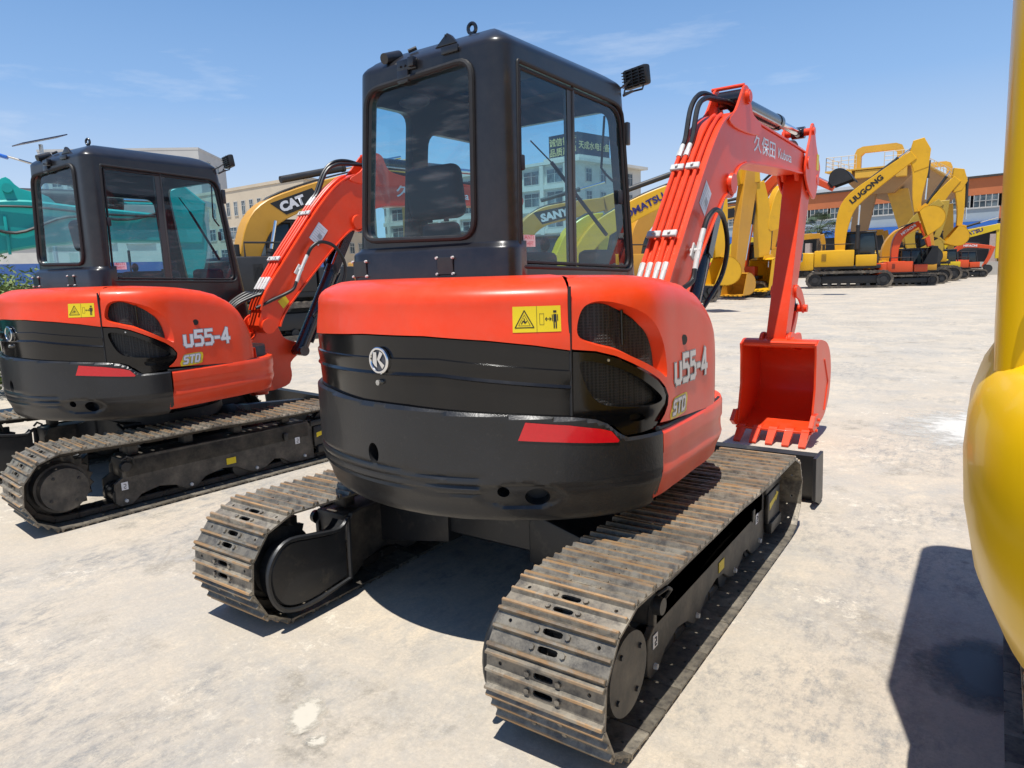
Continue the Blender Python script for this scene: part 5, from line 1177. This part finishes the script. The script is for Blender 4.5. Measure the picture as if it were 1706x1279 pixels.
big_exc('tan-yellow excavator with black boom plate seen through the side glass of the nearest cab', (-13.5, 14.5), 40, .95, YC,
    [(3.0, 1.6, .22), (3.25, 2.5, .28), (3.9, 3.1, .30), (5.0, 3.35, .28), (6.2, 3.55, .22)], [(6.5, 3.9, .34), (6.75, 3.1, .34), (6.9, 2.0, .16)], ((6.9, 2.0), R(-20), .8, 1.0), group=MG, cabm=DK,
    texts=[('SANY', .53, .34, -.12, WHT, .018, (INK, [(-.22, .36), (1.15, .30), (1.15, -.08), (.0, -.08)]))], rams=[((4.0, 3.7), (6.3, 4.3), .07, .6)])
big_exc('lemon yellow excavator with upright bent boom seen through the side glass of the nearest cab', (-10.2, 12.6), 35, .85, YK,
    [(2.35, 1.2, .14), (2.75, 1.8, .22), (3.1, 2.3, .28), (3.6, 2.65, .27), (4.1, 2.8, .2)], [(4.15, 2.85, .22), (4.1, 2.3, .18), (4.0, 1.6, .12)], ((4.0, 1.6), R(-20), .6, .8), group=MG, cabm=DK, rams=[((3.2, 1.2), (3.9, 2.5), -.05, .6)])
big_exc('yellow excavator with white letters on a black boom plate, farther back behind the hanging arms', (-14, 33), 80, .95, YC,
    [(1.6, 1.5, .25), (2.2, 2.9, .32), (3.2, 3.7, .34), (4.6, 3.95, .3), (6.2, 4.1, .24)], [(6.4, 4.3, .3), (6.6, 3.2, .22), (6.5, 2.0, .14)], ((6.5, 2.0), R(-10), .8, 1.0), group=MG, cabm=DK,
    texts=[('CAT', .55, .40, -.14, WHT, .018, (INK, [(-.25, .36), (1.3, .36), (1.3, -.1), (.05, -.1)]))], rams=[((3.0, 4.35), (6.0, 4.85), .08, .6)])
big_exc('orange excavator stretching its black bucket high over the yard beyond the orange arm', (-7.2, 27.2), 90, .72, OR2,
    [(.2, 1.2, .17), (.25, 2.3, .2), (.55, 3.5, .22), (1.1, 4.35, .2), (1.75, 5.0, .14)], [(1.7, 5.05, .16), (2.6, 4.68, .14), (3.6, 4.12, .10)], ((3.62, 4.18), R(108), .62, .8), group=MG, cabm=DK, bucket_mat=DK, rams=[((.5, 4.3), (1.7, 5.3), .05, .6), ((2.2, 5.1), (3.5, 4.35), .05, .6)])
# --- left: ochre machine behind the second excavator, teal one behind its cab
big_exc('ochre yellow excavator with black and red boom badge between the two orange excavators', (-12.5, 8.2), 12, .95, YC,
    [(-1.12, 1.15, .18), (-.92, 1.9, .24), (-.50, 2.78, .30), (.5, 3.30, .27), (2.1, 3.80, .24), (3.6, 4.18, .2)], [(3.8, 4.5, .3), (3.9, 3.4, .25), (3.8, 2.2, .15)], ((3.8, 2.2), R(-20), .9, 1.1), group='big excavators parked behind the second orange one', cabm=DK, hp=DK,
    texts=[('CAT', .50, .29, -.09, WHT, .018, (INK, [(-.20, .27), (.98, .27), (1.05, .10), (.92, -.09), (.08, -.10)]))], rams=[((-.65, 1.4), (-.3, 2.75), -.085, .52), ((.1, 3.75), (3.6, 4.55), .085, .5)])
tq = big_exc('teal excavator whose boom crosses behind the second cab at the left edge', (-8.2, -1.9), 20, .8, TEAL,
    [(1.15, 1.4, .2), (1.9, 1.85, .24), (2.6, 2.10, .27), (3.4, 2.12, .20), (4.3, 2.08, .16)], [(4.15, 2.35, .10), (4.45, 2.3, .17), (4.5, 1.9, .18), (4.42, 1.5, .15)], ((4.42, 1.45), R(-10), .45, .7), group='big excavators parked behind the second orange one', cabm=DK, Lh=1.9,
    armtop=[(4.2, 1.9), (4.2, 2.5), (4.45, 2.62), (4.7, 2.4), (4.62, 1.9)], rams=[((2.75, 2.42), (4.2, 2.42), .105, .72)])
mb = MB(); P_ = smooth_loop([(2.35, 2.2), (2.55, 2.5), (2.68, 2.62), (2.80, 2.5), (3.05, 2.42), (3.1, 2.2)], 3); mb.prism(P_, -.16, -.12, 'x', .006); mb.prism(P_, .12, .16, 'x', .006); mb.cone((-.2, 2.68, 2.5), (.2, 2.68, 2.5), .05, seg=16); obj('boom_lug', mb, TEAL, tq)
mb = MB(); mb.tube(smooth_loop([(.21, 2.3, 2.15), (.22, 2.7, 2.02), (.22, 3.2, 2.2), (.22, 3.8, 2.18), (.2, 4.25, 2.3)], 5, False), .018, 6); mb.tube(smooth_loop([(.21, 2.4, 2.3), (.22, 2.9, 2.3), (.22, 3.5, 2.24), (.22, 4.1, 2.22)], 5, False), .014, 6); obj('hydraulic_hose', mb, HOSE, tq)
mb = MB(); mb.box((.2, 2.62, 2.0), (.02, .03, .42), None, .004); mb.box((.2, 3.45, 2.1), (.02, .03, .34), None, .004); mb.cone((.18, 2.35, 1.98), (.225, 2.35, 1.98), .07, seg=20); split_clusters(obj('boom_plate', mb, TEAL, tq))
# ================================================================ buildings
BEI = mat('beige_render', (.56, .47, .35), .85, var=.1, scale=.3, col2=(.48, .40, .30), thr=(.5, .8), c2scale=.6)
BEI2 = mat('brown_beige_render', (.48, .37, .27), .85, var=.1, scale=.3)
PALEW = mat('pale_render', (.60, .58, .52), .85, var=.1, scale=.3, col2=(.50, .48, .44), thr=(.5, .8), c2scale=.5)
GREYW = mat('grey_render', (.46, .45, .43), .85, var=.08, scale=.2)
ORB = mat('orange_cladding', (.52, .155, .055), .7, var=.1, scale=.4)
BLUC = mat('blue_cladding', (.03, .14, .50), .5, var=.1, scale=.4)
DKV = mat('dark_opening', (.03, .032, .036), .8, var=.3, scale=.4)
GLB = mat('building_glass', (.05, .075, .09), .12, var=.5, scale=.25, col2=(.16, .20, .22), thr=(.5, .6), c2scale=.5)
WFR = mat('window_frame_grey', (.50, .49, .46), .6, var=.1)
ROOFW = mat('white_roof_sheet', (.70, .70, .68), .6, var=.1, scale=.3)
def face_frame(a, b):
    a = Vector((*a, 0)); b = Vector((*b, 0)); t = (b-a); ln = t.length; t.normalize(); n_ = Vector((t.y, -t.x, 0)); return a, t, n_, ln
def bldg(label, corners, H, wallm, faces, cat='building', name='apartment_building', roof=.6, roofm=None, group=None, parap=.0):
    """corners counter-clockwise seen from above; faces: list of (i, rows, cols, z0, dz, w, h, margin)"""
    r = thing(name, label, cat, (sum(c[0] for c in corners)/len(corners), sum(c[1] for c in corners)/len(corners), 0), group=group); o = r.location.copy()
    mb = MB(); mb.prism([(c[0]-o.x, c[1]-o.y) for c in corners], 0, H, 'z'); w_ = obj('wall', mb, wallm, r, 0)
    ctr = Vector((0, 0)); mb = MB(); mb.prism([((c[0]-o.x)*(1+roof/10), (c[1]-o.y)*(1+roof/10)) for c in corners], H, H+.45, 'z'); obj('roof', mb, roofm or wallm, r, 0)
    n_ = len(corners)
    for (i, z0, dz, rows, cols, w, h, mg) in faces:
        a, t, nn, ln = face_frame(corners[i], corners[(i+1) % n_]); a = a-o; stp = (ln-2*mg)/cols
        for rr_ in range(rows):
            for c in range(cols):
                ce = a+t*(mg+stp*(c+.5))+Vector((0, 0, z0+dz*rr_+h/2)); rot = Matrix((t, -nn, Vector((0, 0, 1)))).transposed()
                f = MB()
                for sx in (-1, 1): f.box(ce+t*sx*(w/2), (.10, .22, h+.1), rot)
                for sz in (-1, 1): f.box(ce+Vector((0, 0, sz*h/2)), (w, .22, .10), rot)
                f.box(ce, (.07, .16, h), rot); f.box(ce+Vector((0, 0, h*.15)), (w, .16, .06), rot)
                f.mi = 1; f.box(ce, (w-.02, .08, h-.02), rot)
                ok = obj('window', f, [WFR, GLB], r, 0)
    return r
bldg('beige office block with rows of narrow windows behind the ochre excavator', [(-83, 67), (-94, 92.3), (-146, 90), (-135, 69.5)], 15.6, BEI,
     [(3, 11.6, 3.6, 1, 22, 1.0, 2.2, 1.5), (3, .9, 3.5, 3, 15, 2.1, 1.9, 1.5), (0, 1.4, 3.6, 3, 6, 1.9, 1.8, 2.5)], name='office_building', roof=.1)
bldg('tall pale grey tower block rising above the second cab', [(-128.6, 79.4), (-138.9, 92.0), (-162, 76), (-151, 60)], 26.6, GREYW, [(3, 3.0, 3.4, 7, 10, 1.8, 1.7, 1.5), (0, 3, 3.4, 7, 2, 1.6, 1.6, 3)], name='tower_block', roof=.05)
lowb = bldg('low white block with dark windows behind the teal excavator at the left edge', [(-50.2, 27.2), (-56, 34), (-68, 16), (-62, 8)], 7.6, PALEW, [(3, 1.0, 3.3, 2, 8, 1.8, 1.5, 1)], name='low_building')
hot = bldg('pale five-storey hotel with a dark rooftop sign seen through the cab glass', [(-52, 93.2), (-49.3, 111.3), (-93, 116), (-96, 96.5)], 17.4, PALEW,
     [(3, 1.0, 3.4, 5, 9, 3.0, 2.1, 1.5), (0, 1.0, 3.4, 5, 4, 1.5, 2.0, 1.5)], name='hotel_building', roof=.5)
mb = MB()
a, t, nn, ln = face_frame((-96, 96.5), (-52, 93.2)); rot = Matrix((t, -nn, Vector((0, 0, 1)))).transposed()
for k in range(10): mb.box(a+t*(1.5+(ln-3)/9*k)-hot.location+nn*.25+Vector((0, 0, 8.7)), (.7, .5, 17.2), rot)
for z in (3.6, 7.0, 10.4, 13.8): mb.box(a+t*ln/2-hot.location+nn*.18+Vector((0, 0, z+.25)), (ln, .36, .7), rot)
obj('facade_rib', mb, PALEW, hot, 0)
sg = thing('rooftop_sign', 'dark blue rooftop sign box with gold characters standing on the hotel', 'sign', (-56.5, 98.5, 17.9))
S0 = [(-51.9, 94.0), (-50.3, 101.5), (-55.6, 102.3), (-57.4, 94.6)]
mb = MB(); mb.prism([(x+56.5, y-98.5) for x, y in S0], .5, 3.9, 'z'); obj('sign_box', mb, mat('sign_navy', (.012, .018, .04), .5, var=.2, scale=.5), sg, 0)
mb = MB(); mb.prism([(x*1.0+56.5, y-98.5) for x, y in [(-51.4, 93.5), (-49.7, 102), (-56, 103), (-58.2, 94.2)]], 0, .5, 'z'); obj('sign_plinth', mb, PALEW, sg, 0)
GOLD = mat('gilt_lettering', (.62, .50, .22), .5, var=.1)
def wall_text(body, size, A, B, z, u0, par, o, m_, bold=0, off=.05, sx=1):
    a, t, nn, ln = face_frame(A, B); text_mesh(body, size, par, 'sign_lettering', m_, lambda u, v: a-o+t*(u0+u)+nn*off+Vector((0, 0, z+v)), bold=bold, sx=sx)
o_ = Vector((-56.5, 98.5, 17.9))
wall_text('诚信铸就', 1.3, (-57.4, 94.6), (-51.9, 94.0), 20.25, .1, sg, o_, GOLD, .02); wall_text('品质赢得', 1.3, (-57.4, 94.6), (-51.9, 94.0), 18.75, .1, sg, o_, GOLD, .02)
wall_text('天成水电设备', 1.25, (-51.9, 94.0), (-50.3, 101.5), 19.5, .15, sg, o_, GOLD, .02)
# long workshop on the right
shed = thing('workshop_building', 'long workshop with orange upper band, ribbon windows and blue strip along the right background', 'building', (-9, 86, 0))
A_, B_ = (-31.5, 93.0), (16, 79.5)
def strip(z0, z1, m_, nm, off=0.0, u0=0, u1=1, th=.3):
    a, t, nn, ln = face_frame(A_, B_); rot = Matrix((t, -nn, Vector((0, 0, 1)))).transposed(); ce = a+t*ln*(u0+u1)/2+nn*(off-th/2)-shed.location; ce.z = (z0+z1)/2
    mb = MB(); mb.box(ce, (ln*(u1-u0), th, z1-z0), rot); return obj(nm, mb, m_, shed, 0)
strip(0, 9.05, DKV, 'shaded_bays', -.5, th=14); strip(9.05, 9.25, mat('roof_edge_dark', (.05, .045, .04), .6), 'roof', .35, th=15.5); strip(7.35, 9.05, ORB, 'upper_band', .1)  # solid near-black block paints in the shade inside the open bays
strip(4.75, 6.0, mat('grey_white_cladding', (.36, .42, .45), .6, var=.08, scale=.3), 'middle_panel', .1, 0, .70); strip(6.0, 6.15, WFR, 'window_sill', .2, 0, .70)
strip(4.9, 6.1, ORB, 'middle_panel', .1, .70, 1); strip(3.9, 4.72, BLUC, 'blue_fascia', .5, 0, .70); strip(3.3, 4.6, mat('dark_navy', (.03, .04, .09), .6), 'fascia', .2, .70, 1)  # right end: dark navy strip below the orange panel
a, t, nn, ln = face_frame(A_, B_); rot = Matrix((t, -nn, Vector((0, 0, 1)))).transposed()
for k in range(20):
    u = (k+.5)/20
    z0, z1 = (6.15, 7.35) if u < .70 else (6.1, 7.35)
    ce = a+t*ln*u+nn*.02-shed.location; ce.z = (z0+z1)/2; f = MB(); wd = ln/20-.35
    f.mi = 1; f.box(ce, (wd, .1, z1-z0-.05), rot); f.mi = 0
    for q in range(5): f.box(ce+t*(wd*(q/4-.5))+nn*.05, (.06, .12, z1-z0), rot)
    f.box(ce+nn*.05, (wd, .12, .05), rot); obj('window', f, [WFR, GLB], shed, 0)
for k in range(11):
    ce = a+t*ln*(k/10*.98+.01)+nn*.25-shed.location; ce.z = 1.7; f = MB(); f.box(ce, (.6, .6, 3.4), rot); obj('column', f, mat('column_pinkish', (.42, .33, .29), .8), shed, 0)
mb = MB(); mb.prism([(-26, 99), (-8, 94.5), (-8, 99), (-26, 103)], 9.2, 10.4, 'z'); rfw = obj('white_shed_roof', mb, ROOFW, None, 0); tag(rfw, 'white flat roof block just showing above the left part of the workshop', 'roof')
struct_w = thing('concrete_wall', 'low pale concrete ramp wall below the workshop at the far right', 'wall', (5, 55, 0))
mb = MB(); mb.prism([(-4.8, 1.6), (14, -2), (14, -2.6), (-4.8, 1.0)], 0, .9, 'z'); mb.prism([(-4.7, 1.6), (14, -1.9), (14, 6), (-4.7, 8)], 0, .82, 'z'); obj('wall', mb, mat('ramp_concrete', (.42, .40, .36), .85, var=.1, scale=.7, bump=.2, bscale=20), struct_w, 0)
# gantry crane
gc = thing('gantry_crane', 'yellow gantry crane with arched frames and railed deck over the far row', 'crane', (-3.6, 60, 0))
GY = mat('crane_yellow', (.66, .37, .04), .5, var=.1, scale=.5, col2=(.5, .28, .05), thr=(.5, .8)); GB = mat('crane_yellow_shaded', (.34, .20, .09), .6, var=.15, scale=.4)  # GB: browner copy of the yellow, shade painted into girder and left legs
def arch(y, x0, x1, zb, zt, th, dp):
    mb = MB(); out = smooth_loop([(x0, zb), (x0, zt-.4), (x0+.4, zt), (x1-.4, zt), (x1, zt-.4), (x1, zb)], 1, False); inn = [(x1-th, zb), (x1-th, zt-th-.2), (x1-th-.2, zt-th), (x0+th+.2, zt-th), (x0+th, zt-th-.2), (x0+th, zb)]
    mb.prism([(x0, zb), (x0, zt-.5), (x0+.15, zt-.15), (x0+.5, zt), (x1-.5, zt), (x1-.15, zt-.15), (x1, zt-.5), (x1, zb)]+inn, y-dp/2, y+dp/2, 'y'); return obj('arch_frame', mb, GY, gc, 0)
def Lx(y): return .10*(y)
arch(-7.4, -3.25, -.2, 7.45, 9.05, .42, .45); arch(10.5, -.55, 1.75, 7.45, 9.5, .42, .45)
for sx, xx in ((0, -1.75),):
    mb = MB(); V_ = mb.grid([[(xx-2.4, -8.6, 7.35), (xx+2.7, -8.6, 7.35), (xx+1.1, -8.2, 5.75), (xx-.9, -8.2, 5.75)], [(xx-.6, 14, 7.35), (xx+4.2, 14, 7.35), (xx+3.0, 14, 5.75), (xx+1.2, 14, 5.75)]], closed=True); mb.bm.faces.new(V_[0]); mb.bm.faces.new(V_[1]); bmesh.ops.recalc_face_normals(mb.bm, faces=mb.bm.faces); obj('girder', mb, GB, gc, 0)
    mb = MB(); mb.prism([(xx-3.1, -9.1), (xx+2.9, -9.1), (xx+4.6, 14.4), (xx-.9, 14.4)], 7.35, 7.45, 'z'); obj('deck', mb, GY, gc, 0)
    mb = MB(); mb.box((xx-.2, -8.9, 7.05), (2.0, .3, .5), None, .03); mb.box((xx-1.7, -8.9, 7.0), (.65, .5, .65), None, .03); mb.box((xx+1.6, -8.9, 7.0), (.65, .5, .65), None, .03); obj('end_beam', mb, GY, gc, 0)
mb = MB()
def rail(p, q, n_):
    p = Vector(p); q = Vector(q)
    for h in (.35, .62, .9): mb.tube([p+Vector((0, 0, h)), q+Vector((0, 0, h))], .022, 5)
    for k in range(n_+1): c = p.lerp(q, k/n_); mb.tube([c, c+Vector((0, 0, .9))], .024, 5)
rail((-4.8, -9.0, 7.45), (-2.9, -9.0, 7.45), 4); rail((-4.8, -9.0, 7.45), (-2.5, 14, 7.45), 16); rail((.35, -9.0, 7.45), (2.75, 14, 7.45), 18); rail((-1.2, -9.0, 7.45), (.35, -9, 7.45), 3); obj('railing', mb, mat('railing_paint', (.6, .5, .35), .6), gc, 0)
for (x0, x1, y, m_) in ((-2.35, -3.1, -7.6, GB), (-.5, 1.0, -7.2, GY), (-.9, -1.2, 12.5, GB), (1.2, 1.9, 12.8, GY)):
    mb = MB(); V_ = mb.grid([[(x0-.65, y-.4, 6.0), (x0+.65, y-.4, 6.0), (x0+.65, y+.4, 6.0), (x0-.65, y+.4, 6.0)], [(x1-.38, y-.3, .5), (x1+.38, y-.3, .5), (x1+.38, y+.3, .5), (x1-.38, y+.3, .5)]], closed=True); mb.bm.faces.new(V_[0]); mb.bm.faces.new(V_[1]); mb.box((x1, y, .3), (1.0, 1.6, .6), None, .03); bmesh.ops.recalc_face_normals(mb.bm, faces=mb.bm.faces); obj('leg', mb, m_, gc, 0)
# vegetation, lamp, barrier
LEAF = mat('bush_leaf', (.10, .16, .03), .6, var=.35, scale=3, col2=(.22, .26, .06), thr=(.5, .65), c2scale=4); BARK = mat('bark', (.10, .07, .05), .9, var=.2, scale=5, bump=.3)
def leaf_ball(mb, c, rad, n_, ls, sq=(1, 1, 1)):
    for i in range(n_):
        d = Vector((random.gauss(0, 1), random.gauss(0, 1), random.gauss(0, 1))).normalized(); rr_ = rad*(random.random()**.33); p = Vector(c)+Vector((d.x*sq[0], d.y*sq[1], d.z*sq[2]))*rr_
        a = Vector((random.uniform(-1, 1), random.uniform(-1, 1), random.uniform(-.5, 1))).normalized()*ls*random.uniform(.6, 1.3); b = a.cross(Vector((random.uniform(-1, 1), random.uniform(-1, 1), random.uniform(-1, 1)))).normalized()*ls*.32
        mb.quad(p-a, p+b, p+a, p-b)
def bush(loc, r_, label, n_=2600, ls=.07, hz=.8):
    t_ = thing('bush', label, 'bush', loc, group='bushes at the left edge'); mb = MB()
    for k in range(9):
        a = random.random()*6.28; q = r_*.55*random.random(); leaf_ball(mb, (q*math.cos(a), q*math.sin(a), r_*hz*(.25+.75*random.random())), r_*.5, n_//9, ls)
    obj('foliage', mb, LEAF, t_, 0); mb = MB()
    for k in range(6): a = k*1.05; mb.tube([(0, 0, 0), (.2*r_*math.cos(a), .2*r_*math.sin(a), .4*r_), (.5*r_*math.cos(a), .5*r_*math.sin(a), .9*r_)], .02, 5)
    obj('stem', mb, BARK, t_)
bush((-9.15, 1.15, 0), 1.0, 'leafy green bush at the left edge above the second orange hood', 6500, .045, 1.75); bush((-10.9, 1.1, 0), 1.1, 'leafy bush farther back at the left edge under the blue barrier', 5200, .05, 1.5)
pt = thing('palm_tree', 'fan palm standing before the workshop, right of the orange arm', 'tree', (-12.6, 71, 0)); mb = MB(); mb.tube([(0, 0, 0), (.1, 0, 2), (.05, 0, 4.3)], .26, 8); obj('trunk', mb, BARK, pt)
mb = MB()
for k in range(40):
    a = random.random()*6.28; el = random.uniform(-.6, 1.2); d = Vector((math.cos(a)*math.cos(el), math.sin(a)*math.cos(el), math.sin(el))); s_ = Vector((-math.sin(a), math.cos(a), 0)); u_ = d.cross(s_); c = Vector((0, 0, 4.5))+d*1.0
    mb.tube([(0, 0, 4.4), tuple(c)], .02, 4, cap=False)
    for j in range(11):
        f_ = (j-5)/5*1.15; e = d*math.cos(f_)+s_*math.sin(f_); tip = c+e*random.uniform(.8, 1.1)-Vector((0, 0, .25)); w_ = e.cross(u_).normalized()*.05; mb.quad(c, c+e*.5+w_, tip, c+e*.5-w_)
obj('crown', mb, mat('palm_leaf', (.045, .075, .03), .6, var=.4, scale=2), pt, 0)
sp_ = thing('street_lamp', 'solar street lamp with tilted panel and blue-sided head above the second cab', 'lamp', (-27.2, 9.3, -.5)); mb = MB(); mb.tube([(0, 0, .5), (0, 0, 7.0)], .07, 10); mb.tube([(0, 0, 6.2), (-.55, -.9, 6.55)], .04, 8); obj('pole', mb, STL, sp_)
mb = MB(); mb.box((0, 0, 7.15), (.9, 1.6, .04), Matrix.Rotation(R(18), 3, 'X'), .005, 1); obj('solar_panel', mb, mat('solar_panel', (.03, .04, .09), .2), sp_)
mb = MB(); mb.box((-.75, -1.2, 6.62), (.3, .75, .12), Matrix.Rotation(R(-30), 3, 'Z') @ Matrix.Rotation(R(-18), 3, 'X'), .04, 2); obj('lamp_head', mb, mat('lamp_blue', (.03, .16, .6), .35), sp_)
br = thing('barrier_fence', 'blue sheet barrier above dark bank behind the teal excavator', 'fence', (-30, 8, 0)); mb = MB(); mb.prism([(-4, -13), (3, 14), (3.2, 14), (-3.8, -13)], 1.45, 2.3, 'z'); obj('panel', mb, mat('barrier_blue', (.10, .20, .48), .5, var=.1, scale=.4), br, 0)
mb = MB()
for k in range(10): mb.box((-3.9+7.1*k/9, -13+27*k/9, 1.4), (.08, .08, 2.8))
obj('post', mb, DK, br, 0); mb = MB(); mb.prism([(-4, -13), (3, 14), (5, 14), (-2, -13)], 0, 1.45, 'z'); obj('plinth', mb, DKV, br, 0)
